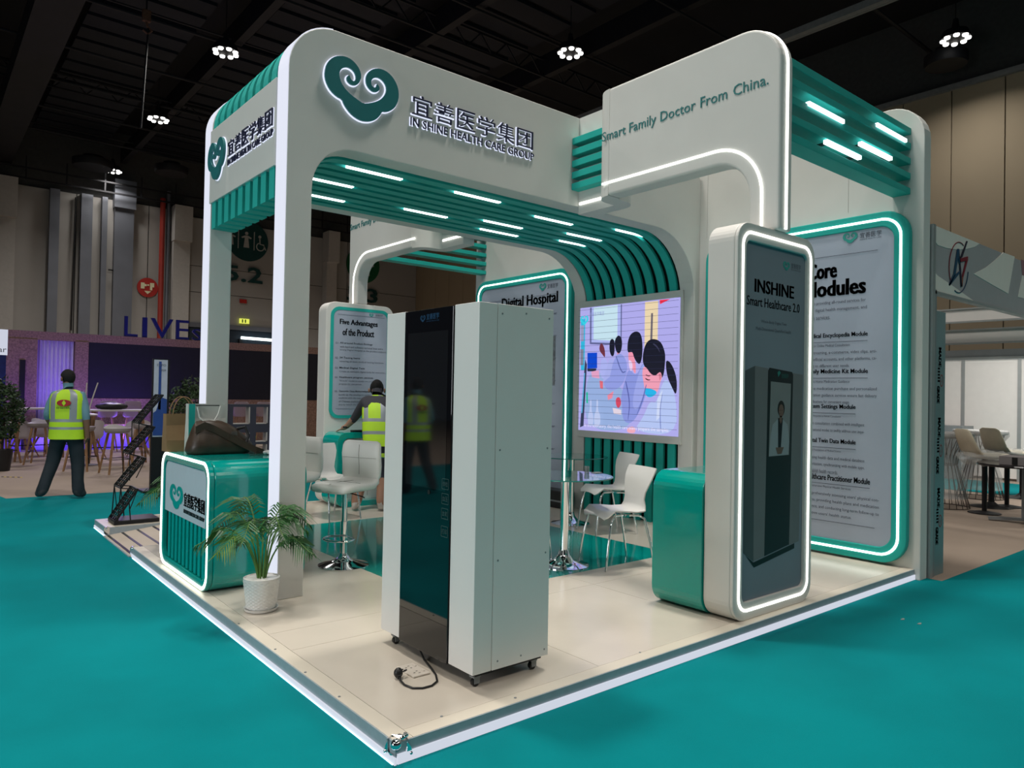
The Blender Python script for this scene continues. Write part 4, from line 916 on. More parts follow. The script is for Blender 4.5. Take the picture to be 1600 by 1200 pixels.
# ================================================================ furniture on the stand
WPU = mat('white_leatherette', (.78, .775, .74), .42, var=.02, vs=5, bump=.12, bs=5)
def make_stool():
    T = thing('bar_stool', (0, 0, 0), 'x', 'stool')
    MB().lathe([(.205, .0), (.205, .006), (.17, .018), (.10, .035), (.055, .055), (.035, .085), (.034, .10)], n=36).build('base', CHROME, T, smooth=50)
    MB().lathe([(.03, .09), (.03, .36), (.0225, .362), (.0225, .60)], n=20).build('column', CHROME, T, smooth=50)
    fr = [(.13*math.cos(t), -.06+.10*math.sin(t)-.03, .22) for t in [math.radians(a) for a in range(-200, 21, 20)]]
    m = MB(); m.tube([(0.03, 0, .235)]+[(.125, -.02, .225)]+[(.135*math.cos(t), -.07+.09*math.sin(t), .222) for t in [math.radians(-a) for a in range(0, 181, 18)]]+[(-.125, -.02, .225), (-.03, 0, .235)], .009, 8)
    m.lathe([(.034, .215), (.034, .25)], n=16); m.build('footrest', CHROME, T, smooth=50)
    MB().box(-.09, .09, -.09, .09, .598, .608).build('seat_plate', BLK_M, T)
    MB().tube([(.05, 0, .595), (.15, .02, .575), (.19, .02, .565)], .005, 6).build('lever', BLK_M, T, smooth=40)
    def slab(secs, hx):
        R = []
        for (y, z, ny, nz, t, w_) in secs:
            P = []
            for i in range(24):
                a = 2*PI*i/24; ca, sa = math.cos(a), math.sin(a)
                ex = math.copysign(abs(ca)**.35, ca)*w_; e2 = math.copysign(abs(sa)**.7, sa)*t
                P.append((ex, y+ny*e2, z+nz*e2))
            R.append(P)
        return R
    # seat: front (y=-.2) to back, then the back curves up
    S1 = [(-.215, .628, 0, 1, .012, .165), (-.20, .64, 0, 1, .032, .19), (-.15, .648, 0, 1, .038, .20), (-.05, .65, 0, 1, .038, .205), (.08, .648, 0, 1, .038, .205), (.14, .652, -.25, .97, .038, .205), (.185, .675, -.7, .7, .034, .20), (.20, .70, -.95, .3, .02, .19)]
    MB().loft(slab(S1, .2)).build('seat', WPU, T, smooth=60)
    S2 = [(.195, .685, -.9, .3, .02, .185), (.205, .72, -1, .05, .03, .20), (.205, .80, -1, 0, .032, .205), (.195, .90, -1, 0, .032, .205), (.20, .97, -1, 0, .030, .20), (.205, 1.0, -1, 0, .022, .185), (.208, 1.012, -1, 0, .008, .16)]
    b = MB().loft(slab(S2, .2)).build('backrest', WPU, T, smooth=60)
    m = MB(); SEAM = mat('stitch_grey', (.36, .355, .33), .8, var=.05)  # quilting lines in a darker grey than the leatherette
    m.tube([(0, .1705, .73), (0, .170, .80), (0, .1605, .90), (0, .168, .98)], .0016, 5); m.tube([(-.185, .165, .87), (0, .163, .87), (.185, .165, .87)], .0016, 5)
    m.build('stitching', SEAM, T)
    m = MB(); m.tube([(0, -.19, .679), (0, -.05, .690), (0, .12, .686)], .0016, 5); m.tube([(-.185, -.03, .686), (0, -.03, .690), (.185, -.03, .686)], .0016, 5); m.build('stitching', SEAM, T)
    return T
st = make_stool()
place(st, (1.215, 2.90, PL), math.radians(-68), 'white quilted bar stool with chrome base, complete in view beside the kiosk', 'white bar stools', first=True)
place(st, (1.03, 3.62, PL), math.radians(-75), 'white quilted bar stool half hidden behind the front arch leg', 'white bar stools')
TGLASS = mat('table_glass', (.72, .93, .88), .02, trans=1., var=.005)
GEDGE = mat('glass_edge_green', (.02, .20, .17), .1, var=.05)
def make_table():
    T = thing('glass_table', (0, 0, 0), 'x', 'table')
    MB().lathe([(.215, 0), (.215, .006), (.16, .016), (.09, .04), (.05, .085), (.038, .13)], n=36).build('base', CHROME, T, smooth=50)
    MB().lathe([(.036, .12), (.036, .70), (.06, .735)], n=20).build('column', CHROME, T, smooth=50)
    tp = MB().lathe([(.398, .742), (.398, .752)], n=56).build('top', TGLASS, T)
    P = [(.399*math.cos(2*PI*i/56), .399*math.sin(2*PI*i/56), .747) for i in range(56)]
    MB().tube(P, .005, 6, closed=True).build('rim', GEDGE, tp)
    return T
tb = make_table()
place(tb, (2.72, 1.86, PL), 0, 'round glass table with chrome column nearest the kiosk', 'round glass tables', first=True)
place(tb, (4.15, 3.25, PL), 0, 'round glass table further back, in front of the slatted wall', 'round glass tables')
place(tb, (2.62, 4.12, PL), 0, 'round glass table mostly hidden behind the kiosk beside the worker', 'round glass tables')
p = at(917, 738, 2, PL+.754)
T = thing('glass_cup', (p.x, p.y, PL+.7525), 'small clear glass and a card on the edge of the near glass table', 'cup')
MB().lathe([(.02, 0), (.022, .055), (.0205, .055), (.018, .004)], (p.x, p.y, PL+.7525), 16).build('cup', mat('cup_glass', (.85, .9, .9), .05, trans=.8, var=.01), T, smooth=40)
MB().box(p.x+.02, p.x+.10, p.y-.09, p.y-.03, PL+.7525, PL+.757).build('card', mat('grey_card', (.35, .38, .38), .5, var=.05), T)

WSHELL = mat('white_moulded_shell', (.70, .69, .665), .3, var=.01)
def make_chair():
    T = thing('shell_chair', (0, 0, 0), 'x', 'chair')
    prof = [(-.235, .425, .15), (-.22, .445, .19), (-.16, .460, .205), (-.05, .452, .205), (.06, .440, .20), (.13, .442, .19), (.175, .465, .175), (.195, .505, .155), (.195, .555, .14), (.20, .615, .15), (.215, .675, .175), (.235, .735, .195), (.26, .79, .20), (.275, .82, .195)]
    top, V = [], []
    nx = 12; m = MB()
    for off in (0, -.011):
        for k, (y, z, w_) in enumerate(prof):
            a = prof[max(0, k-1)]; b = prof[min(len(prof)-1, k+1)]
            dy, dz = b[0]-a[0], b[1]-a[1]; l = math.hypot(dy, dz); ny, nz = dz/l, -dy/l   # downwards / outward
            for i in range(nx+1):
                u = -1+2*i/nx
                cup = (.028 if k < 7 else .03)*(u*u)
                V.append((u*w_, y-ny*(cup*.7 if k >= 6 else 0)-ny*off*-1, z+(cup if k < 6 else 0)*(-1 if k < 2 else 1)*(.6)-nz*off*-1))
    n1 = len(prof)*(nx+1); F = []
    for k in range(len(prof)-1):
        for i in range(nx):
            a = k*(nx+1)+i; F += [(a, a+1, a+nx+2, a+nx+1), (a+n1, a+n1+nx+1, a+n1+nx+2, a+n1+1)]
    for k in range(len(prof)-1):
        a = k*(nx+1); b = a+nx; F += [(a, a+nx+1, a+nx+1+n1, a+n1), (b, b+n1, b+nx+1+n1, b+nx+1)]
    for i in range(nx):
        F += [(i, i+n1, i+1+n1, i+1)]; a = (len(prof)-1)*(nx+1)+i; F += [(a, a+1, a+1+n1, a+n1)]
    m.add(V, F); m.build('shell', WSHELL, T, smooth=60)
    for sx in (-1, 1):
        MB().tube([(sx*.13, -.04, .434), (sx*.165, -.14, .438), (sx*.185, -.185, .40), (sx*.20, -.225, .20), (sx*.21, -.25, .0)], .0095, 8).build('leg', CHROME, T, smooth=50)
        MB().tube([(sx*.13, -.02, .434), (sx*.16, .10, .43), (sx*.175, .15, .40), (sx*.195, .20, .20), (sx*.205, .235, .0)], .0095, 8).build('leg', CHROME, T, smooth=50)
    MB().beam((-.15, 0, .432), (.15, 0, .432), .03, .012).build('seat_bracket', CHROME, T)
    return T
ch = make_chair()
CG = 'white shell chairs around the glass tables'
place(ch, (3.12, 1.62, PL), math.radians(-104), 'white shell chair on chrome legs, nearest beside the teal counter', CG, first=True)
place(ch, (4.12, 2.66, PL), math.radians(-108), 'white shell chair just behind the nearest one, by the slatted wall', CG)
place(ch, (2.42, 2.16, PL), math.radians(95), 'white shell chair hidden by the kiosk except its front edge and one leg', CG)
place(ch, (3.62, 3.55, PL), math.radians(70), 'white shell chair half behind the kiosk near the Digital Hospital poster', CG)
place(ch, (2.12, 5.0, PL), math.radians(10), 'white shell chair behind the complete bar stool, only its legs showing', CG)
T = thing('equipment_box', (4.6, 4.3, PL), 'black equipment box on the floor by the Digital Hospital light box', 'box')
a = at(858, 783, 0, 4.9); b = at(893, 765, 0, 4.9)
MB().box(4.75, 4.95, b.y, a.y+.1, PL+.001, PL+.22).build('case', BLACK, T, bevel=.01); MB().box(4.745, 4.75, b.y+.03, a.y+.05, PL+.08, PL+.10).build('slot', GREYM, T)

# ================================================================ potted palms
LEAF = mat('palm_leaf', (.020, .095, .018), .45, var=.45, vs=14); LEAFY = mat('palm_leaf_light', (.13, .24, .035), .45, var=.3, vs=12); STEM = mat('palm_stem', (.10, .20, .04), .5, var=.2)
def make_palm(T, n, seed, hi, px=0., dirs=None):
    r = random.Random(seed)
    for k in range(n):
        a = (dirs[k] if dirs else 2*PI*k/n+r.uniform(-.3, .3)); el = r.uniform(.45, 1.0)
        L = hi*r.uniform(.75, 1.05)
        d = Vector((math.cos(a), math.sin(a), 0)); side = Vector((-math.sin(a), math.cos(a), 0))
        pts = []; N = 14
        reach = L*(.38+.32*(1-el)); hh = L*(.62+.3*el)*.85
        for i in range(N+1):
            t = i/N; pts.append(d*(.02+reach*(t**1.5))+Z*(.17+hh*math.sin(min(1, t*1.12)*PI*.62)/(.93)*.9*(.55+.45*el)-(.20*L*max(0, t-.7)*2)))
        stem = MB().tube(pts, [.0055*(1-.8*i/N)+.001 for i in range(N+1)], 5)
        f = stem.build('frond_stem', STEM, T, smooth=50)
        m = MB(); nl = 18
        for i in range(nl):
            t = .42+.56*i/(nl-1); j = min(N-1, int(t*N)); p = pts[j].lerp(pts[j+1], t*N-j); tg = (pts[j+1]-pts[j]).normalized()
            ln = .150*math.sin(PI*(.22+.72*(i/(nl-1))))*hi/.55*r.uniform(.85, 1.1)
            for s_ in (-1, 1):
                dr = (side*s_*.95+tg*.55-Z*.10).normalized(); q1 = p+dr*ln*.5-Z*.004; q2 = p+dr*ln-Z*(.02+.25*ln)
                wv = tg*.0062
                m.add([p-wv*.5, p+wv*.5, q1+wv, q2, q1-wv], [(0, 1, 2, 3, 4)])
        tip = pts[-1]; tg = (pts[-1]-pts[-2]).normalized(); m.add([tip-side*.004, tip+tg*.09-Z*.02, tip+side*.004], [(0, 1, 2)])
        lm = m.build('leaflets', LEAFY if r.random() < .12 else LEAF, f, fix=False); lm['kind'] = 'stuff'
POTC = mat('white_ceramic_pot', (.76, .74, .71), .4, var=.02); SOIL = mat('potting_soil', (.06, .035, .02), .95, var=.4, vs=40, bump=.5, bs=80)
def make_pot(T):
    n = 144; prof = [(.088, .02), (.093, .05), (.098, .09), (.103, .13), (.108, .17), (.112, .20)]
    m = MB(); V = []; rows = 44
    for k in range(rows+1):
        t = k/rows; z = .018+t*.192; rr = .088+.024*t
        for i in range(n):
            a = 2*PI*i/n; u = a/(2*PI)*18; v = t*9
            dia = abs(((u+v) % 1)-.5)+abs(((u-v) % 1)-.5)
            V.append(((rr+.006*dia*(0 if (k < 1 or k > rows-2) else 1))*math.cos(a), (rr+.006*dia*(0 if (k < 1 or k > rows-2) else 1))*math.sin(a), z))
    m.add(V, [(k*n+i, k*n+(i+1) % n, (k+1)*n+(i+1) % n, (k+1)*n+i) for k in range(rows) for i in range(n)]+[tuple(range(n-1, -1, -1))])
    o = len(m.v); m.lathe([(.113, .208), (.114, .213), (.106, .213), (.104, .19)], n=64)
    m.build('pot', POTC, T, smooth=25)
    MB().lathe([(.085, 0), (.10, .004), (.108, .022), (.104, .022), (.095, .012), (.001, .012)], n=40).build('saucer', POTC, T, smooth=50)
    MB().lathe([(.104, .185), (.05, .192), (.001, .195)], n=30).build('soil', SOIL, T, smooth=60)
T = thing('potted_palm', (0, 0, 0), 'potted parlour palm in a white diamond-pattern pot at the arch leg', 'plant', 'potted palms')
make_pot(T)
make_palm(T, 12, 5, .74, dirs=[2.3, 2.75, 3.3, -.5, -.9, -1.5, .3, .0, 1.2, -2.3, -.2, 1.9])
T.location = (.228, 2.09, PL)
T = thing('potted_palm', (0, 0, 0), 'second palm, only leaf tips showing left of the logo counter', 'plant', 'potted palms')
make_pot(T); make_palm(T, 9, 11, .80); T.location = (.36, 4.22, PL)

# ================================================================ folding brochure rack
T = thing('brochure_rack', (.3, 5.93, PL), 'black folding zigzag brochure rack standing on the far corner of the floor', 'rack')
def bar(m, p, q, w_=.010): m.beam(p, q, w_)
MB().box(.085, .52, 5.78, 6.10, PL+.0015, PL+.045).build('base', BLK_M, T, bevel=.01)
nodesL = [(.10, .13), (.14, .47), (.215, .82), (.295, 1.14)]
nodesR = [(.30, .45), (.37, .77), (.45, 1.10), (.525, 1.44)]
ya, yb = 5.79, 6.09
for i in range(4):
    (xl, zl), (xr, zr) = nodesL[i], nodesR[i]
    m = MB()
    for yv in (ya, yb): bar(m, (xl, yv, zl), (xr, yv, zr), .018)
    # tray: rails across with inner lattice
    dx, dz = xr-xl, zr-zl; off = (-.03, .02)
    for t in [j/9 for j in range(10)]: bar(m, (xl+dx*t, ya, zl+dz*t), (xl+dx*t, yb, zl+dz*t), .012)
    for yv in (ya+.075, ya+.15, ya+.225): bar(m, (xl, yv, zl), (xr, yv, zr), .011)
    m.build('tray', BLK_M, T)
    m = MB()
    for yv in (ya-.006, yb+.006):
        if i < 3:
            bar(m, (nodesL[i+1][0], yv, nodesL[i+1][1]), (xr, yv, zr), .010)
            bar(m, (nodesL[i+1][0], yv, nodesL[i+1][1]), (xl+.35*dx, yv, zl+.25*dz), .008)
            bar(m, (xr, yv, zr), (xl+.62*dx, yv, zl+.1), .008)
    if i < 3: bar(m, (nodesL[i+1][0], ya, nodesL[i+1][1]), (nodesL[i+1][0], yb, nodesL[i+1][1]), .010); m.build('link', BLK_M, T)
m = MB()
for yv in (ya, yb): bar(m, (.12, yv, .12), (.14, yv, .47), .010); bar(m, (.24, yv, .12), (.22, yv, .34), .010)
m.build('support', BLK_M, T)

# ================================================================ people
def skin_body(name, J, B, R, mats, bone_mat, parent, sub=2):
    names = list(J); idx = {k: i for i, k in enumerate(names)}
    me = bpy.data.meshes.new('sk'); off = rootof(parent).location
    me.from_pydata([Vector(J[k])-off for k in names], [(idx[a], idx[b]) for a, b in B], [])
    o = bpy.data.objects.new('sk', me); COL.objects.link(o)
    sk = o.modifiers.new('s', 'SKIN'); sk.use_smooth_shade = True
    for k in names:
        v = me.skin_vertices[0].data[idx[k]]; r = R[k]; v.radius = r if isinstance(r, tuple) else (r, r); v.use_root = (k == 'pelvis')
    ss = o.modifiers.new('u', 'SUBSURF'); ss.levels = sub; ss.render_levels = sub
    dg = bpy.context.evaluated_depsgraph_get(); dg.update()
    out = bpy.data.meshes.new_from_object(o.evaluated_get(dg)); bpy.data.objects.remove(o)
    out.materials.clear()
    for m_ in mats: out.materials.append(m_)
    segs = [(Vector(J[a])-off, Vector(J[b])-off, bone_mat.get((a, b), 0), (max(R[a]) if isinstance(R[a], tuple) else R[a])) for a, b in B]
    for p in out.polygons:
        c = p.center; best = 1e9
        for a, b, mi, r in segs:
            d = b-a; t = max(0, min(1, (c-a).dot(d)/max(1e-9, d.length_squared))); dd = (c-(a+d*t)).length/r
            if dd < best: best = dd; p.material_index = mi
        p.use_smooth = True
    ob = bpy.data.objects.new(name, out); COL.objects.link(ob); ob.parent = parent
    return ob
SKINT = mat('skin', (.20, .10, .065), .5, var=.05); SKINL = mat('skin_light', (.33, .18, .12), .5, var=.05)
HAIR = mat('black_hair', (.004, .003, .003), .8, var=.3, vs=60, bump=.4, bs=120)
SHIRT = mat('pale_blue_shirt', (.13, .26, .33), .8, var=.08); TROU = mat('dark_trousers', (.012, .02, .028), .8, var=.15); SHOE = mat('dark_shoe', (.03, .03, .035), .5, var=.2)
HIVIS = mat('hi_vis_yellow', (.46, .74, .02), .6, emit=(.4, .8, .02), es=.0, var=.06, vs=6, bump=.15, bs=8)
REFL = mat('reflective_tape', (.28, .31, .34), .4, .1, var=.05)
def vest(parent, rings, bands, straps, n=28, opening=None):
    """rings: list of (z-centre point, half width vector, half depth vector); bands: ring index spans made of tape"""
    m = MB(); off = 0
    for k in range(len(rings)-1):
        for j in range(n):
            pass
    V = []
    for (c, rx, ry) in rings:
        for j in range(n):
            a = 2*PI*j/n; ca, sa = math.cos(a), math.sin(a)
            V.append(Vector(c)+Vector(rx)*math.copysign(abs(ca)**.8, ca)+Vector(ry)*math.copysign(abs(sa)**.8, sa))
    m.v = [tuple(v) for v in V]
    for k in range(len(rings)-1):
        for j in range(n):
            m.cur = 1 if (bands(k, j) or straps(k, j)) else 0
            m.face((k*n+j, k*n+(j+1) % n, (k+1)*n+(j+1) % n, (k+1)*n+j))
    return m.build('safety_vest', [HIVIS, REFL], parent, smooth=70, fix=False)

# --- worker 1, walking away at the left
bx, by = .08, 8.78
T = thing('person', (bx, by, .006), 'person in yellow safety vest and dark trousers walking away at left, seen from behind', 'person', 'workers in safety vests')
rt = Vector((.905, -.425, 0)); bk = Vector((-.425, -.905, 0))      # his right as seen, and towards the camera
def W(a, b, z): return Vector((bx, by, .006))+rt*a+bk*b+Z*z
J = {'pelvis': W(0, 0, .92), 'waist': W(.0, .0, 1.06), 'chest': W(.0, .0, 1.27), 'neck0': W(-.005, -.01, 1.42), 'neck': W(-.01, -.02, 1.50), 'head': W(-.015, -.02, 1.61), 'crown': W(-.015, -.015, 1.68),
     'shL': W(-.17, .0, 1.38), 'elL': W(-.245, .02, 1.11), 'wrL': W(-.20, -.12, .93), 'haL': W(-.19, -.16, .87), 'shR': W(.17, 0, 1.38), 'elR': W(.235, .05, 1.11), 'wrR': W(.25, .03, .87), 'haR': W(.245, .01, .79),
     'hipL': W(-.09, 0, .87), 'knL': W(-.17, -.02, .48), 'anL': W(-.25, .10, .13), 'toL': W(-.33, .02, .05), 'heL': W(-.22, .14, .06), 'hipR': W(.09, 0, .87), 'knR': W(.13, -.03, .48), 'anR': W(.15, .03, .10), 'toR': W(.22, -.06, .035), 'heR': W(.13, .07, .04)}
B = [('pelvis', 'waist'), ('waist', 'chest'), ('chest', 'neck0'), ('neck0', 'neck'), ('neck', 'head'), ('head', 'crown'), ('chest', 'shL'), ('shL', 'elL'), ('elL', 'wrL'), ('wrL', 'haL'), ('chest', 'shR'), ('shR', 'elR'), ('elR', 'wrR'), ('wrR', 'haR'),
     ('pelvis', 'hipL'), ('hipL', 'knL'), ('knL', 'anL'), ('anL', 'toL'), ('anL', 'heL'), ('pelvis', 'hipR'), ('hipR', 'knR'), ('knR', 'anR'), ('anR', 'toR'), ('anR', 'heR')]
R = dict(pelvis=(.15, .12), waist=(.15, .12), chest=(.17, .13), neck0=.075, neck=.058, head=(.078, .088), crown=(.05, .055), shL=.075, elL=.052, wrL=.032, haL=.036, shR=.075, elR=.052, wrR=.032, haR=.036,
         hipL=.118, knL=.088, anL=.07, toL=.042, heL=.042, hipR=.118, knR=.088, anR=.07, toR=.042, heR=.042)
bm_ = {k: 1 for k in [('pelvis', 'waist'), ('waist', 'chest'), ('chest', 'neck0'), ('chest', 'shL'), ('chest', 'shR'), ('shL', 'elL'), ('shR', 'elR')]}
bm_.update({k: 2 for k in [('pelvis', 'hipL'), ('pelvis', 'hipR'), ('hipL', 'knL'), ('hipR', 'knR'), ('knL', 'anL'), ('knR', 'anR')]})
bm_.update({k: 3 for k in [('anL', 'toL'), ('anL', 'heL'), ('anR', 'toR'), ('anR', 'heR')]})
skin_body('body', J, B, R, [SKINT, SHIRT, TROU, SHOE], bm_, T)
def head_bits(J, T, fwd, skin, rad=.092):
    c = (Vector(J['head'])+Vector(J['crown']))/2-Z*.012; side = Z.cross(fwd).normalized()
    m = MB()
    R_ = []
    for k in range(9):
        t = k/8; ph = PI*t; z = math.cos(ph)
        ring = []
        for j in range(16):
            a = 2*PI*j/16; d = side*math.cos(a)+fwd*math.sin(a)
            lim = max(z, -.75 if math.sin(a) < .2 else .15)
            rr = math.sqrt(max(.02, 1-lim*lim)) if lim != z else max(.05, math.sin(ph))
            ring.append(c+d*rr*(rad*.93 if abs(math.cos(a)) > .7 else rad*1.08)+Z*lim*.108)
        R_.append(ring)
    m.loft(R_[::-1]).build('hair', HAIR, T, smooth=80)
    for s_ in (-1, 1):
        e = MB().ball(tuple(c+side*s_*(rad+.004)-Z*.03), .012, .018, .03, 8, 6); e.build('ear', skin, T, smooth=60)
    m = MB(); fc = c+fwd*rad*.98-Z*.035
    m.loft([[fc+Z*.02, fc+side*.004+Z*.018, fc-side*.004+Z*.018], [fc-Z*.018+fwd*.022, fc-Z*.022+side*.014, fc-Z*.022-side*.014]]); m.build('nose', skin, T, smooth=60)
    for s_ in (-1, 1): MB().ball(tuple(fc+side*s_*.03+Z*.018), .008, .008, .006, 8, 5).build('eye', mat('eye_white', (.6, .6, .6), .3, var=.02), T, smooth=60)
    MB().beam(fc-Z*.05-side*.02, fc-Z*.05+side*.02, .008).build('mouth', mat('lip', (.25, .08, .07), .5, var=.05), T)
def hand(c, d, pl, T, skin, s_=1.0, curl=.5):
    """five fingers from palm end c, pointing along d, palm normal pl"""
    d = Vector(d).normalized(); pl = Vector(pl).normalized(); sd = d.cross(pl).normalized()
    for k, (o, L) in enumerate(((-.030, .060), (-.010, .072), (.010, .068), (.028, .054))):
        a = Vector(c)+sd*o*s_; b = a+(d*(1-.2*curl)+pl*.5*curl)*L*.5; e = b+(d*(1-.8*curl)+pl*curl)*L*.5
        MB().tube([a-d*.02, b, e], [.009, .008, .006], 7).build('finger', skin, T, smooth=60)
    a = Vector(c)-d*.035+sd*-.036; MB().tube([a+sd*.015, a+d*.02-sd*.01, a+d*.045-sd*.008+pl*.012], [.011, .009, .007], 7).build('thumb', skin, T, smooth=60)
head_bits(J, T, Vector((-.55, .83, 0)).normalized(), SKINT)
hand(J['haR'], W(0, -.2, -1)-W(0, 0, 0), rt*-1, T, SKINT); hand(J['haL'], W(0, -.5, -1)-W(0, 0, 0), rt, T, SKINT)
m = MB(); m.lathe([(.062, 0), (.075, .03), (.07, .05)], J['neck0'], 16); m.build('collar', mat('collar_pale', (.45, .42, .35), .8, var=.03), T, smooth=60)
RG = []
for z, a, b in [(.80, .205, .155), (.87, .20, .15), (.93, .198, .15), (.965, .198, .15), (1.03, .195, .145), (1.07, .195, .145), (1.14, .20, .145), (1.25, .20, .145), (1.34, .20, .135), (1.40, .185, .115), (1.44, .14, .09), (1.465, .085, .07)]:
    RG.append((W(0, 0, z), rt*a*1.07, bk*b*1.03))
vest(T, RG, lambda k, j: k in (2, 4+0*j) or k == 5 and False, lambda k, j: k >= 5 and (j in (4, 5, 9, 10, 18, 19, 23, 24)), 28)
E3 = lambda a, z: W(a, .163, z)
el = MB(); o = W(0, .155, 1.285)
P = [E3(.085*math.cos(t)-0.0, 1.285+.045*math.sin(t)) for t in [i*PI/10 for i in range(20)]]
mb = MB(); mb.add(P+[p-bk*.006 for p in P], [tuple(range(20)), tuple(range(39, 19, -1))]+[(i, i+20, (i+1) % 20+20, (i+1) % 20) for i in range(20)]); mb.build('vest_emblem', mat('emblem_red', (.38, .015, .02), .6, var=.1), T)
mb = MB(); mb.add([E3(-.025, 1.285)+bk*.003, E3(0, 1.325)+bk*.003, E3(.025, 1.285)+bk*.003, E3(0, 1.245)+bk*.003], [(0, 1, 2, 3)]); mb.build('emblem_star', HIVIS, T)
mb = MB(); mb.text('ES GLOBAL', W(-.085, .166, 1.205), rt, Z, w=.17, h=.026, bold=.02); mb.build('lettering', mat('vest_ink', (.05, .12, .02), .7, var=.1), T, fix=False)

# --- worker 2, leaning on the far teal counter
T = thing('person', (2.83, 5.28, PL), 'person in yellow vest bent over, one hand on the far teal counter', 'person', 'workers in safety vests')
rt = Vector((.80, -.60, 0)); bk = Vector((-.60, -.80, 0)); fw = -bk
def W(a, b, z): return Vector((2.79, 5.26, PL))+rt*a+bk*b+Z*z
J = {'pelvis': W(.06, .04, .84), 'waist': W(.03, -.02, 1.0), 'chest': W(.01, -.12, 1.20), 'neck0': W(-.01, -.20, 1.34), 'neck': W(-.02, -.25, 1.39), 'head': W(-.03, -.30, 1.46), 'crown': W(-.035, -.34, 1.51),
     'shL': W(-.16, -.16, 1.30), 'elL': W(-.28, -.22, 1.10), 'wrL': W(-.40, -.27, .98), 'haL': W(-.46, -.27, .955), 'shR': W(.17, -.14, 1.29), 'elR': W(.22, -.12, 1.02), 'wrR': W(.22, -.28, .95), 'haR': W(.22, -.35, .95),
     'hipL': W(-.03, .04, .80), 'knL': W(-.13, .0, .45), 'anL': W(-.20, .10, .10), 'toL': W(-.22, -.02, .035), 'heL': W(-.19, .15, .035), 'hipR': W(.15, .04, .80), 'knR': W(.13, .0, .45), 'anR': W(.10, .10, .10), 'toR': W(.12, -.03, .035), 'heR': W(.10, .15, .035)}
bm2 = dict(bm_); bm2[('knL', 'anL')] = 0; bm2[('knR', 'anR')] = 0
skin_body('body', J, B, R, [SKINL, mat('dark_grey_shirt', (.035, .035, .045), .8, var=.1), mat('navy_shorts', (.03, .03, .045), .8, var=.1), mat('white_trainer', (.5, .48, .45), .6, var=.05)], bm2, T)
head_bits(J, T, Vector((.45, .80, -.25)).normalized(), SKINL)
hand(J['haL'], (J['haL']-J['wrL']), Vector((0, 0, -1)), T, SKINL, curl=.15); hand(J['haR'], fw, Vector((0, 0, -1)), T, SKINL, curl=.4)
MB().lathe([(.04, -.012), (.044, 0), (.04, .012)], J['wrL'], 14).build('watch_strap', BLACK, T, smooth=50)
RG = []
for a, b, z, w_, d_ in [(.07, .05, .76, .20, .145), (.06, .04, .84, .195, .14), (.045, .02, .90, .19, .135), (.04, .01, .94, .19, .135), (.03, -.01, 1.0, .185, .13), (.025, -.03, 1.05, .185, .13), (.02, -.05, 1.09, .185, .13), (.01, -.10, 1.19, .185, .13), (.0, -.15, 1.27, .18, .12), (-.01, -.18, 1.33, .155, .095), (-.015, -.21, 1.37, .085, .07)]:
    RG.append((W(a, b, z), rt*w_, bk*d_+Z*.02))
vest(T, RG, lambda k, j: k in (2, 5), lambda k, j: k >= 5 and (j in (4, 5, 9, 10, 18, 19, 23, 24)), 28)

# --- worker 3, outside the frame at the left: seen only as a reflection in the kiosk's black glass
w1 = [o for o in bpy.data.objects if o.name == 'person'][0]
place(w1, (-3.2, 6.7, .006), .5, 'third worker in a yellow vest, visible only as a reflection in the kiosk screen')

# ================================================================ live stage area at the left
OSB = mat('osb_board', (.27, .165, .12), .8, var=.35, vs=30); DARKP = mat('near_black_wall', (.010, .010, .018), .6, var=.1); CURT = mat('pale_curtain', (.62, .58, .68), .8, var=.03)
YS_ = 18.0
_k = (YS_-CAM.y)/(14-CAM.y)
def sx_(x): return CAM.x+(x-CAM.x)*_k
def sz_(z): return 1.52+(z-1.52)*_k
T = thing('stage_wall', (sx_(2.5), YS_, 0), 'low chipboard framed stage wall with black backdrop and lilac curtain', 'stage wall')
zt, zb = sz_(2.56), sz_(2.40)
MB().box(sx_(-.22), sx_(6.2), YS_, YS_+.6, zb, zt).build('top_beam', OSB, T)
MB().box(sx_(-.22), sx_(.30), YS_-.02, YS_+.6, 0, zb).build('post', OSB, T)
MB().box(sx_(.02), sx_(.11), YS_-.04, YS_-.015, .0, sz_(2.0)).build('dark_slot', BLACK, T)
MB().box(sx_(.93), sx_(1.16), YS_-.02, YS_+.6, 0, zb).build('post', OSB, T)
MB().box(sx_(1.16), sx_(6.2), YS_, YS_+.1, sz_(1.28), zb).build('backdrop', DARKP, T)
MB().box(sx_(1.16), sx_(6.2), YS_-.02, YS_+.1, .0, sz_(1.28)).build('lower_panel', OSB, T)
m = MB(); P = []
for i in range(61):
    x = sx_(.30)+(sx_(.93)-sx_(.30))*i/60; P.append((x, YS_+.14+.035*math.sin(i*.95)))
Q = [(a, b+.012) for a, b in P[::-1]]
m.prism(P+Q, 'xy', .02, zb-.002); m.build('curtain', CURT, T, smooth=50)
LB = mat('stage_letter_blue', (.012, .015, .14), .4, var=.1)
for i, (chh, x, w_, h) in enumerate([('L', 1.80, .25, .42), ('I', 2.14, .09, .42), ('V', 2.30, .44, .42), ('E', 2.80, .26, .42), ('S', 3.13, .18, .25), ('T', 3.35, .17, .25)]):
    g = MB().text(chh, (sx_(x), YS_+.1, zt+.002), X, Z, w=w_*_k, h=h*_k, depth=.08)
    tag(g.build('standing_letter', LB, base=(sx_(x), YS_+.1, zt+.002), fix=False), ['large blue letter L standing on the stage wall', 'large blue letter I standing on the stage wall', 'large blue letter V standing on the stage wall', 'large blue letter E standing on the stage wall', 'smaller blue letter S after the word LIVE', 'smaller blue letter T next to the arch post'][i], 'letter')
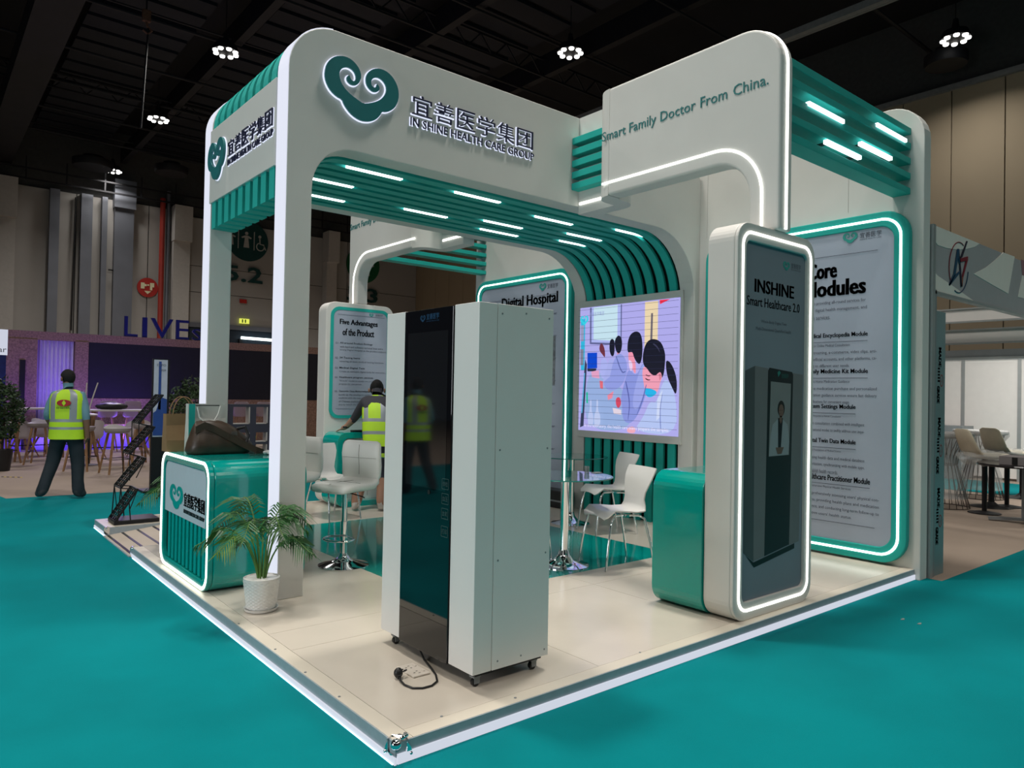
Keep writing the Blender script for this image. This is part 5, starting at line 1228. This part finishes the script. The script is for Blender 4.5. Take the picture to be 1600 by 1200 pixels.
q = at(12, 540, 1, 16.5); q2 = at(12, 555, 1, 16.5); q3 = at(12, 515, 1, 16.5)
T = thing('lit_sign', (-1.2, 16.5, 0), 'white lit sign with grey letters on a blue stand at far left edge', 'sign')
MB().box(-2.2, q.x, 16.5, 16.6, q2.z, q3.z).build('panel', glow('white_lit', (.8, .84, 1), .7), T)
MB().box(-2.2, q.x-.02, 16.5, 16.6, 0, q2.z).build('stand', mat('blue_panel', (.01, .02, .16), .5, var=.2), T)
MB().text('Wear', (q.x-.44, 16.49, q2.z+.06), X, Z, w=.42, h=.12).build('lettering', INK_G, T, fix=False)
LP = glow('purple_led', (.10, .045, .85), .75, .02)
za, zc = 0.3, at(100, 664, 1, 17.3).z
for i, (pa, pb) in enumerate([(-30, 33), (52, 112), (136, 205), (232, 300)]):
    xa, xb = at(pa, 680, 1, 17.3).x, at(pb, 680, 1, 17.3).x
    T = thing('purple_plinth', ((xa+xb)/2, 17.3, 0), ['glowing purple plinth at the far left edge', 'glowing purple plinth under the lilac curtain', 'glowing purple plinth left of the display totem', 'glowing purple plinth right of the display totem'][i], 'plinth', 'purple lit plinths')
    MB().box(xa, xb, 17.3, 17.6, 0, zc-.04).build('lit_front', LP, T); MB().box(xa-.02, xb+.02, 17.28, 17.62, zc-.04, zc).build('top', OSB, T)
for x in (.9, 2.6): area('stage_batten', (x, 16.6, .25), .5, 34, (.25, .13, 1), target=(x, 18, 2.2))
area('stage_batten', (1.6, 15.5, 2.6), 1.5, 26, (.42, .26, 1), target=(1.2, 13.5, 0))

# furniture
WOOD = mat('light_oak', (.30, .17, .085), .5, var=.2, vs=12); GPL = mat('grey_seat_plastic', (.36, .33, .34), .5, var=.03); WPL = mat('white_seat_plastic', (.62, .58, .62), .45, var=.03); WTOP = mat('pale_table_top', (.58, .54, .52), .5, var=.03)
def stage_stool():
    T = thing('oak_bar_stool', (0, 0, 0), 'x', 'stool')
    R_ = []
    for z, rx, ry in ((.70, .12, .12), (.715, .19, .17), (.76, .22, .19), (.79, .225, .195), (.775, .20, .17), (.745, .10, .1)):
        R_.append([(rx*math.cos(2*PI*i/20), ry*math.sin(2*PI*i/20), z+(.06*max(0, math.sin(2*PI*i/20))**2 if z > .75 else 0)) for i in range(20)])
    MB().loft(R_).build('seat', GPL, T, smooth=60)
    for sx in (-1, 1):
        for sy in (-1, 1): MB().loft([[(sx*a+c*dx, sy*a+c*dy, z) for dx, dy in ((-1, -1), (1, -1), (1, 1), (-1, 1))] for a, c, z in ((.21, .013, 0), (.11, .018, .70))]).build('leg', WOOD, T)
    m = MB()
    for s_ in (-1, 1): m.beam((s_*.175, -.175, .25), (s_*.175, .175, .25), .012); m.beam((-.175, s_*.175, .25), (.175, s_*.175, .25), .012)
    m.build('footrest', BLK_M, T); return T
def stage_chair():
    T = thing('tub_chair', (0, 0, 0), 'x', 'chair')
    m = MB(); R_ = []
    N = 20
    for k, (z, r, h) in enumerate(((.40, .10, 0), (.42, .20, 0), (.47, .245, .02), (.55, .255, .10), (.60, .262, .22))):
        R_.append([(r*math.cos(2*PI*i/N), r*math.sin(2*PI*i/N), z+h*max(0, math.sin(2*PI*i/N)*.75+.25)) for i in range(N)])
    for k, (z, r, h) in enumerate(((.60, .250, .215), (.54, .238, .10), (.47, .22, .02), (.45, .10, 0))):
        R_.append([(r*math.cos(2*PI*i/N), r*math.sin(2*PI*i/N), z+h*max(0, math.sin(2*PI*i/N)*.75+.25)) for i in range(N)])
    m.loft(R_); m.build('seat', WPL, T, smooth=60)
    for sx in (-1, 1):
        for sy in (-1, 1): MB().loft([[(sx*a+c*dx, sy*a+c*dy, z) for dx, dy in ((-1, -1), (1, -1), (1, 1), (-1, 1))] for a, c, z in ((.23, .010, 0), (.08, .016, .42))]).build('leg', WOOD, T)
    return T
def stage_table():
    T = thing('oak_bar_table', (0, 0, 0), 'x', 'table')
    MB().prism(rrect(-.55, .55, -.3, .3, .05, 4), 'xy', 1.03, 1.06).build('top', WTOP, T)
    for sx in (-1, 1):
        for sy in (-1, 1): MB().loft([[(sx*a+c*dx, sy*b+c*dy, z) for dx, dy in ((-1, -1), (1, -1), (1, 1), (-1, 1))] for a, b, c, z in ((.50, .26, .018, 0), (.42, .2, .025, 1.03))]).build('leg', WOOD, T)
    m = MB(); m.beam((-.47, 0, .3), (.47, 0, .3), .02); m.beam((-.47, -.24, .3), (-.47, .24, .3), .02); m.beam((.47, -.24, .3), (.47, .24, .3), .02); m.build('footrail', BLK_M, T); return T
s0 = stage_stool(); G = 'oak legged bar stools by the stage'
def on_floor(px, py): p = at(px, py, 2, 0); return (p.x, p.y, 0)
SP = [(182, 739, .2, 'grey bar stool on oak legs just right of the walking worker'), (4, 724, .5, 'grey bar stool cut off by the left frame edge'), (62, 725, -.4, 'grey bar stool in front of the small round table at left'), (128, 735, .9, 'grey bar stool half hidden behind the walking worker'), (222, 726, 1.2, 'grey bar stool behind the folding brochure rack')]
for i, (a, b, r, l) in enumerate(SP): place(s0, on_floor(a, b), r, l, G, first=(i == 0))
c0 = stage_chair(); G = 'white tub chairs by the stage'
for i, (a, b, r, l, x) in enumerate([(34, 716, 2.6, 'white tub chair left of the walking worker under the curtain', 1), (140, 716, 3.4, 'white tub chair behind the worker by the stage wall', 1), (70, 712, 2.2, 'white tub chair further back under the curtain', 1), (215, 712, 3.0, 'white tub chair behind the brochure rack', 1)]):
    place(c0, on_floor(a, b), r, l, G, first=(i == 0))
# pale chairs standing high by the wall (behind, on the stage step)
t0 = stage_table(); G = 'oak bar tables by the stage'
place(t0, on_floor(62, 718), .15, 'pale topped bar table left of the walking worker', G, first=True)
place(t0, on_floor(182, 722), -.1, 'pale topped bar table with a dark jacket on it', G)
q = on_floor(172, 722)
m = MB(); m.ball((q[0], q[1], 1.12), .30, .16, .075, 14, 8)
for i, v in enumerate(m.v): m.v[i] = (v[0], v[1], max(1.0615, v[2]+.02*math.sin(v[0]*23)*math.cos(v[1]*31)))
tag(m.build('jacket', BLACK, base=(q[0], q[1], 1.0615), smooth=60), 'dark folded jacket lying on the bar table', 'jacket')
def highchair():
    T = thing('high_back_chair', (0, 0, 0), 'x', 'chair')
    PK = mat('dusty_pink_shell', (.30, .23, .26), .6, var=.03)
    R_ = []
    for z, y, w_, t in ((.80, .0, .15, .01), (.83, .0, .2, .02), (.90, .14, .2, .02), (1.05, .18, .19, .015), (1.17, .19, .17, .015), (1.19, .19, .12, .008)):
        R_.append([(w_*math.copysign(abs(math.cos(a))**.5, math.cos(a)), y+(t if z > .85 else .16)*math.sin(a), z) for a in [2*PI*i/16 for i in range(16)]])
    MB().loft(R_).build('shell', PK, T, smooth=60)
    for sx in (-1, 1):
        for sy in (-1, 1): MB().tube([(sx*.2, sy*.2, 0), (sx*.1, sy*.1, .8)], .014, 6).build('leg', WOOD, T)
    return T
h0 = highchair(); G = 'dusty pink high chairs against the stage wall'
for i, (px, l) in enumerate([(167, 'dusty pink high chair above the jacket table'), (206, 'dusty pink high chair left of the display totem'), (376, 'dusty pink high chair seen between the two arch legs, left one'), (412, 'dusty pink high chair seen between the two arch legs, right one')]):
    p = at(px, 650, 1, 16.6); place(h0, (p.x, 16.6, 0), 3.1-.1*i, l, G, first=(i == 0))
# upturned stool legs / poles
T = thing('upturned_stool', (at(140, 640, 1, 13.4).x, 13.4, 0), 'pair of pale stool legs sticking up behind the worker', 'stool')
a, b = at(136, 598, 1, 13.4), at(132, 640, 1, 13.4); c, d = at(153, 598, 1, 13.4), at(144, 624, 1, 13.4)
MB().tube([a, b], .012, 6).build('leg', WTOP, T); MB().tube([c, d, at(138, 645, 1, 13.4)], .012, 6).build('leg', WTOP, T)
p = at(140, 648, 1, 13.4); MB().ball(p, .15, .12, .03, 12, 6).build('seat', WPL, T, smooth=60)
MB().tube([(p.x, p.y, 0), (p.x, p.y, p.z)], .02, 6).build('column', BLK_M, T); MB().lathe([(.18, 0), (.18, .01), (.03, .03)], (p.x, p.y, 0), 20).build('base', BLK_M, T)
# shrubs
SH = mat('shrub_leaf', (.028, .06, .02), .6, var=.5, vs=9)
def shrub(px, py, top, w_, yv, label, potm):
    p = at(px, py, 2, 0) if yv is None else at(px, py, 1, yv); t = at(px, top, 1, p.y)
    T = thing('potted_shrub', (p.x, p.y, 0), label, 'plant', 'shrubs by the stage'); r = random.Random(int(px))
    h = t.z; pot = .38
    MB().lathe([(.12, 0), (.17, pot), (.15, pot), (.14, pot-.03), (.001, pot-.03)], (p.x, p.y, 0), 20).build('pot', potm, T, smooth=40)
    MB().tube([(p.x, p.y, pot-.03), (p.x+.02, p.y, h*.75)], .02, 7).build('trunk', mat('bark', (.06, .04, .03), .9, var=.2), T, smooth=60)
    m = MB(); c = Vector((p.x, p.y, (h+pot)/2+.12)); rz = (h-pot)/2-.05
    for k in range(1900):
        u = r.uniform(0, 2*PI); v = math.acos(r.uniform(-1, 1)); rr = r.uniform(.55, 1.0)**.5
        q = c+Vector((w_*math.sin(v)*math.cos(u), w_*math.sin(v)*math.sin(u), rz*math.cos(v)))*rr*(1+.18*math.sin(3*u+5*v))
        a = Vector((r.uniform(-1, 1), r.uniform(-1, 1), r.uniform(-.6, 1))).normalized()*r.uniform(.05, .09); b = a.orthogonal().normalized()*.024
        m.add([q-b, q+a*.5-b*.5, q+a, q+b], [(0, 1, 2, 3)])
    o = m.build('foliage', SH, T, fix=False); o['kind'] = 'stuff'
shrub(3, 716, 604, .30, 13.0, 'dark potted shrub cut off by the left frame edge', BLACK)
shrub(294, 735, 602, .34, 11.2, 'dark potted shrub behind the paper bags and display totem', KRAFT)
# display totem
T = thing('display_totem', (1.27, 8.9, .0), 'slim black display totem with a blue and white poster', 'totem')
MB().box(1.02, 1.52, 8.72, 9.08, .007, .04).build('base', BLK_M, T, bevel=.01)
MB().box(1.15, 1.375, 8.88, 8.95, .04, 1.94).build('column', BLK_M, T)
MB().box(1.16, 1.345, 8.874, 8.879, .80, 1.925).build('poster', mat('totem_print_white', (.42, .46, .56), .4, var=.1, vs=6), T)
MB().box(1.225, 1.26, 8.868, 8.873, 1.2, 1.9).build('poster_stripe', mat('totem_blue', (.02, .06, .25), .4, var=.1), T)
MB().prism([(1.162, .82), (1.343, .82), (1.343, 1.35), (1.26, 1.38), (1.2, 1.18), (1.162, 1.15)], 'xz', 8.868, 8.873).build('poster_figure', mat('totem_blue', (.02, .06, .25)), T)
m = MB(); m.text('EXPO', (1.20, 8.866, 1.83), X, Z, w=.12, h=.035); m.text('1928', (1.24, 8.866, 1.76), X, Z, w=.08, h=.03); m.build('lettering', INK_G, T, fix=False)
# dark partition with square cut-outs between the arch legs
T = thing('cutout_partition', (2.9, 9.5, 0), 'dark partition with square cut-outs and pale inner edges', 'partition')
DP = mat('slate_partition', (.035, .035, .055), .6, var=.05); PE = mat('pale_reveal', (.42, .38, .36), .7, var=.03)
xs = [2.46, 2.52, 2.80, 2.90, 3.10, 3.19, 3.45]; zs = [0, .32, .60, .64, .80, .94, 1.225, 1.27]
m = MB()
for i in range(len(xs)-1):
    for j in range(len(zs)-1):
        hole = (i in (1, 3)) and (j in (1, 3, 5))
        if j == 2 or not hole: m.box(xs[i], xs[i+1], 9.5, 9.64, zs[j], zs[j+1])
m.build('panel', DP, T)
for i in (1, 3):
    for j in (1, 3, 5):
        g = MB(); g.box(xs[i+1]-.02, xs[i+1]-.001, 9.502, 9.66, zs[j], zs[j+1]); g.box(xs[i], xs[i+1], 9.502, 9.66, zs[j]+.001, zs[j]+.015); g.build('reveal', PE, T)
T = thing('bottle', (2.98, 9.85, .0), 'dark bottle with a green label seen through the partition', 'bottle')
MB().lathe([(.05, 0), (.05, .60), (.05, .78), (.02, .84)], (2.98, 9.85, 0), 14).build('bottle', BLACK, T); MB().lathe([(.052, .68), (.052, .72)], (2.98, 9.85, 0), 14).build('label_band', HIVIS, T)

# ================================================================ neighbouring stand at the right
SHW = mat('shell_scheme_white', (.72, .69, .66), .6, var=.02); SHA = mat('shell_aluminium', (.36, .38, .38), .4, .4, var=.04)
T = thing('neighbour_stand', (5.6, -.05, 0), 'neighbouring aluminium stand frame with printed fascia and film-wrapped column', 'stand')
MB().box(5.215, 5.27, -.07, .0, 0, 3.06).build('post', SHA, T)
MB().box(5.272, 5.33, -.06, .0, 0, 2.5).build('post', GREYM, T)
MB().box(5.34, 5.56, -.05, .25, .0, 2.32).build('film_column', mat('protective_film', (.16, .24, .25), .35, var=.06, vs=3), T)
FIL = mat('film_ink', (.05, .06, .07), .6, var=.1); RI = mat('film_red', (.22, .05, .05), .6, var=.1)
m = MB(); g = MB()
for k in range(6):
    z = 2.0-.62*k
    if z < .15: break
    m.text('MADE', (5.41, -.051, z), -Z, X, w=.17, h=.06, bold=.02, fat=.003); m.text('IIIII', (5.395, -.051, z-.18), -Z, X, w=.12, h=.045, fat=.003); m.text('GRADE', (5.38, -.051, z-.34), -Z, X, w=.15, h=.06, bold=.03, fat=.003)
    P = [(5.48+.035*math.cos(t), z-.29+.055*math.sin(t)) for t in [i*PI/10 for i in range(20)]]; Q = [(5.48+.028*math.cos(t), z-.29+.045*math.sin(t)) for t in [i*PI/10 for i in range(20)]]
    g.ring(P, Q, 'xz', -.0515, -.0505); g.text('A', (5.47, -.0515, z-.31), X, Z, w=.02, h=.04)
m.build('film_print', FIL, T, fix=False); g.build('film_mark', RI, T, fix=False)
fz0, fz1 = 2.49, 3.06
MB().box(5.27, 8.4, -.05, -.01, fz0, fz1).build('fascia', mat('fascia_grey', (.36, .35, .36), .5, var=.03), T)
WP = mat('fascia_white', (.75, .71, .65), .5, var=.02); FW = lambda P, c=WP: MB().prism(P, 'xz', -.053, -.05).build('fascia_print', c, T)
def fp(*pts): return [((lambda p: (p.x, p.z))(at(1440+a/10, 340+b/10, 1, -.05))) for a, b in pts]
FW([(5.27, fz1), (5.27, 2.93)]+fp((250, 430), (400, 480), (560, 500), (700, 490), (820, 460), (900, 410))+[(fp((915, 400))[0][0], fz1)])
FW([(5.27, 2.66), (5.27, fz0)]+[(6.25, fz0)]+fp((400, 1010), (250, 910)))
FW(fp((810, 880), (1000, 780), (1150, 660), (1270, 545), (1450, 610), (1400, 900), (1350, 1190), (1100, 1050)))
FW(fp((1570, 900), (1650, 900), (1700, 1290), (1500, 1240)))
FW(fp((1550, 650), (1700, 720), (1700, 940), (1570, 900)), mat('fascia_pink', (.28, .14, .16), .5, var=.05))
MB().box(5.27, 8.4, -.06, .0, fz0-.025, fz0).build('fascia_rail', SHA, T)
AB = mat('as_blue', (.01, .06, .12), .4, var=.05); ARD = mat('as_red', (.20, .015, .03), .4, var=.05); AO = mat('as_orange', (.26, .09, .06), .4, var=.05); AK = mat('as_dark', (.02, .02, .04), .4, var=.05)
def LP_(P, c): MB().prism(fp(*P), 'xz', -.058, -.053).build('fascia_logo', c, T)
LP_([(548, 490), (575, 490), (590, 700), (575, 720), (560, 620), (520, 880), (430, 1065), (415, 1040), (490, 880)], AB)
LP_([(500, 900), (590, 830), (590, 860), (430, 1065), (415, 1040)], AB)
LP_([(572, 490), (600, 760), (625, 1080), (605, 1080), (585, 800)], AK)
LP_([(690, 365), (708, 375), (625, 620), (590, 640)], AK)
LP_([(590, 640), (712, 608), (712, 670), (600, 695)], ARD)
LP_([(680, 680), (710, 665), (640, 930), (620, 930)], ARD); LP_([(620, 930), (640, 930), (625, 1080), (605, 1080)], AO)
for a0_, a1_, col in ((150, 300, ARD), (-10, -115, AB)):
    cxx, cyy = at(1440+58, 340+78, 1, -.055).x, at(1440+58, 340+78, 1, -.055).z
    P = []
    for i in range(15):
        t = math.radians(a0_+(a1_-a0_)*i/14); tt_ = at(1440+58+15*math.cos(t), 340+78+39.5*(math.sin(t) if col is ARD else -math.sin(t)), 1, -.055); P.append((tt_.x, tt_.z))
    MB().band(P, .008, 'xz', -.058, -.053).build('fascia_logo', col, T)
# shell scheme behind
T = thing('shell_wall', (15, 3, 0), 'white shell scheme wall panels at the back of the neighbouring stand', 'partition')
yv = 0.02
while yv < 5.5:
    MB().box(15.0, 15.04, yv+.03, yv+.95, .05, 2.38).build('panel', SHW, T); MB().box(14.98, 15.06, yv-.03, yv+.03, 0, 2.42).build('upright', SHA, T); yv += .98
MB().box(14.97, 15.07, 0, 5.5, 2.38, 2.45).build('rail', SHA, T)
for i, (z0_, z1_, xx, l) in enumerate([(2.56, 2.75, 9.0, 'upper'), (2.30, 2.50, 9.3, 'lower')]):
    T2 = thing('header_board', (xx, 1.5, z0_), ['upper white header board spanning above the wrapped tables', 'lower white header board spanning above the wrapped tables'][i], 'header board', 'white header boards')
    MB().box(xx, xx+.04, -2.2, 3.0, z0_+.02, z1_-.02).build('board', SHW, T2); MB().box(xx-.02, xx+.06, -2.2, 3.0, z0_, z0_+.02).build('rail', SHA, T2); MB().box(xx-.02, xx+.06, -2.2, 3.0, z1_-.02, z1_).build('rail', SHA, T2)
    MB().box(xx-.02, xx+.04, 2.9, 2.96, 0, z1_).build('post', SHA, T2)
MB().box(9.6, 10.2, -2.2, 3.0, 2.14, 2.24).build('lower_beam', GREYM, T2)
T = thing('storage_cabinet', (14.0, 3.1, 0), 'grey storage cabinet against the white shell wall', 'cabinet')
MB().box(14.3, 14.95, 2.75, 3.6, .007, 1.05).build('body', GREYM, T); MB().box(14.29, 14.3, 3.05, 3.5, .70, .95).build('dark_opening', BLACK, T)
area('neighbour_stand_light', (12.0, .8, 2.9), 2.5, 120, (1, .97, .92), target=(14, .5, .6))
# wire bar tables in plastic wrap
WRAP = mat('plastic_wrap', (.62, .64, .64), .25, alpha=.35, bump=.8, bs=9, var=.02); WIRE = mat('dark_wire', (.08, .06, .05), .4, .6, var=.1)
def wire_table():
    T = thing('wire_bar_table', (0, 0, 0), 'x', 'table')
    MB().lathe([(.36, 1.02), (.38, 1.04), (.38, 1.07), (.36, 1.08)], n=32).build('top', mat('grey_marble_top', (.45, .45, .44), .4, var=.15, vs=8), T, smooth=30)
    m = MB(); N = 22
    for i in range(N):
        a = 2*PI*i/N; b = a+.5
        m.tube([(.33*math.cos(a), .33*math.sin(a), .012), (.17*math.cos(a+.1), .17*math.sin(a+.1), .62), (.19*math.cos(a+.15), .19*math.sin(a+.15), .75), (.33*math.cos(a+.3), .33*math.sin(a+.3), 1.02)], .005, 5)
    for z, r in ((.012, .33), (.62, .172), (1.01, .33)): m.tube([(r*math.cos(2*PI*i/32), r*math.sin(2*PI*i/32), z) for i in range(32)], .006, 5, closed=True)
    m.build('wire_base', WIRE, T)
    MB().lathe([(.385, 1.085), (.39, 1.0), (.30, .88), (.22, .80), (.22, .60), (.30, .35), (.31, .15)], n=24).build('wrapping', WRAP, T, smooth=50)
    return T
wt = wire_table()
place(wt, (10.55, 1.62, .0), 0, 'wrapped wire bar table partly behind the film column', 'wrapped wire bar tables', first=True)
place(wt, (11.75, 1.62, .0), .7, 'wrapped wire bar table complete in view before the white wall', 'wrapped wire bar tables')
for o_, (px, py) in zip([o for o in bpy.data.objects if o.name.startswith('wire_bar_table')], [(1474, 792), (1531, 778)]):
    p = at(px, py, 2, 0); o_.location = (p.x, p.y, 0)
# round black tables and cream chairs
BLT = mat('black_table_top', (.02, .018, .02), .15, var=.05)
def cafe_table():
    T = thing('cafe_table', (0, 0, 0), 'x', 'table')
    MB().lathe([(.27, 0), (.27, .006), (.1, .03), (.04, .08), (.04, .10)], n=28).build('base', BLK_M, T, smooth=50)
    MB().lathe([(.038, .09), (.038, .72)], n=16).build('column', BLK_M, T); MB().lathe([(.38, .72), (.39, .735), (.38, .75)], n=36).build('top', BLT, T, smooth=30); return T
ct = cafe_table(); G = 'black pedestal tables of the neighbouring stand'
for i, (px, py, l) in enumerate([(1549, 792, 'black pedestal table nearest the wrapped chairs'), (1597, 778, 'black pedestal table behind, under the cream chairs'), (1576, 742, 'tall looking black pedestal table by the white wall')]):
    place(ct, on_floor(px, py), 0, l, G, first=(i == 0))
T = thing('folding_table', on_floor(1606, 818), 'grey steel legged table at the right frame edge', 'table')
q = T.location
MB().lathe([(.55, .72), (.56, .735), (.55, .75)], (q.x, q.y, 0), 36).build('top', BLT, T)
MB().box(q.x-.05, q.x+.05, q.y-.06, q.y+.06, .05, .72).build('column', GREYM, T, bevel=.01)
for a in (.3, 1.9, 3.4, 5.0): MB().beam((q.x, q.y, .05), (q.x+.42*math.cos(a), q.y+.42*math.sin(a), .03), .07, .035).build('foot', GREYM, T)
T = thing('carton', (q.x-.25, q.y+.1, .7515), 'small grey carton on the table at the right frame edge', 'box')
MB().box(q.x-.42, q.x-.02, q.y-.1, q.y+.2, .7515, .86).build('carton_body', mat('grey_carton', (.22, .20, .20), .8, var=.05), T, bevel=.004); MB().box(q.x-.423, q.x-.42, q.y+.0, q.y+.06, .76, .85).build('tape', BLACK, T)
CREAMS = mat('cream_seat', (.66, .60, .46), .5, var=.05, bump=.3, bs=12)
def wrapped_chair():
    T = thing('wrapped_chair', (0, 0, 0), 'x', 'chair')
    R_ = []
    for (y, z, w_, t, ny, nz) in ((-.28, .78, .17, .02, 0, 1), (-.25, .79, .20, .035, 0, 1), (0, .78, .21, .04, 0, 1), (.15, .80, .21, .04, -.4, .9), (.22, .88, .20, .035, -.9, .4), (.27, 1.0, .19, .03, -1, .2), (.32, 1.12, .17, .025, -1, .2), (.33, 1.15, .12, .01, -1, .2)):
        R_.append([(w_*math.copysign(abs(math.cos(a))**.5, math.cos(a)), y+ny*t*math.sin(a), z+nz*t*math.sin(a)) for a in [2*PI*i/18 for i in range(18)]])
    MB().loft(R_).build('seat', CREAMS, T, smooth=60)
    MB().lathe([(.035, .76), (.035, .40), (.03, .02)], n=10).build('column', BLK_M, T); MB().lathe([(.2, 0), (.2, .006), (.05, .03)], n=24).build('base', BLK_M, T)
    m = MB(); m.ball((0, .02, .86), .25, .36, .10, 14, 8)
    for i, v in enumerate(m.v): m.v[i] = (v[0], v[1], v[2]-.10+.03*math.sin(v[0]*31+v[1]*17))
    m.build('wrapping', WRAP, T, smooth=60); return T
wc = wrapped_chair(); G = 'cream chairs in plastic wrap'
for i, (px, py, r, l) in enumerate([(1538, 802, .9, 'cream chair in plastic wrap, leftmost, beside the black table'), (1573, 792, 1.1, 'cream chair in plastic wrap behind the first one')]):
    p = at(px, py, 2, 0); place(wc, (p.x, p.y, -.24+.245), r, l, G, first=(i == 0))
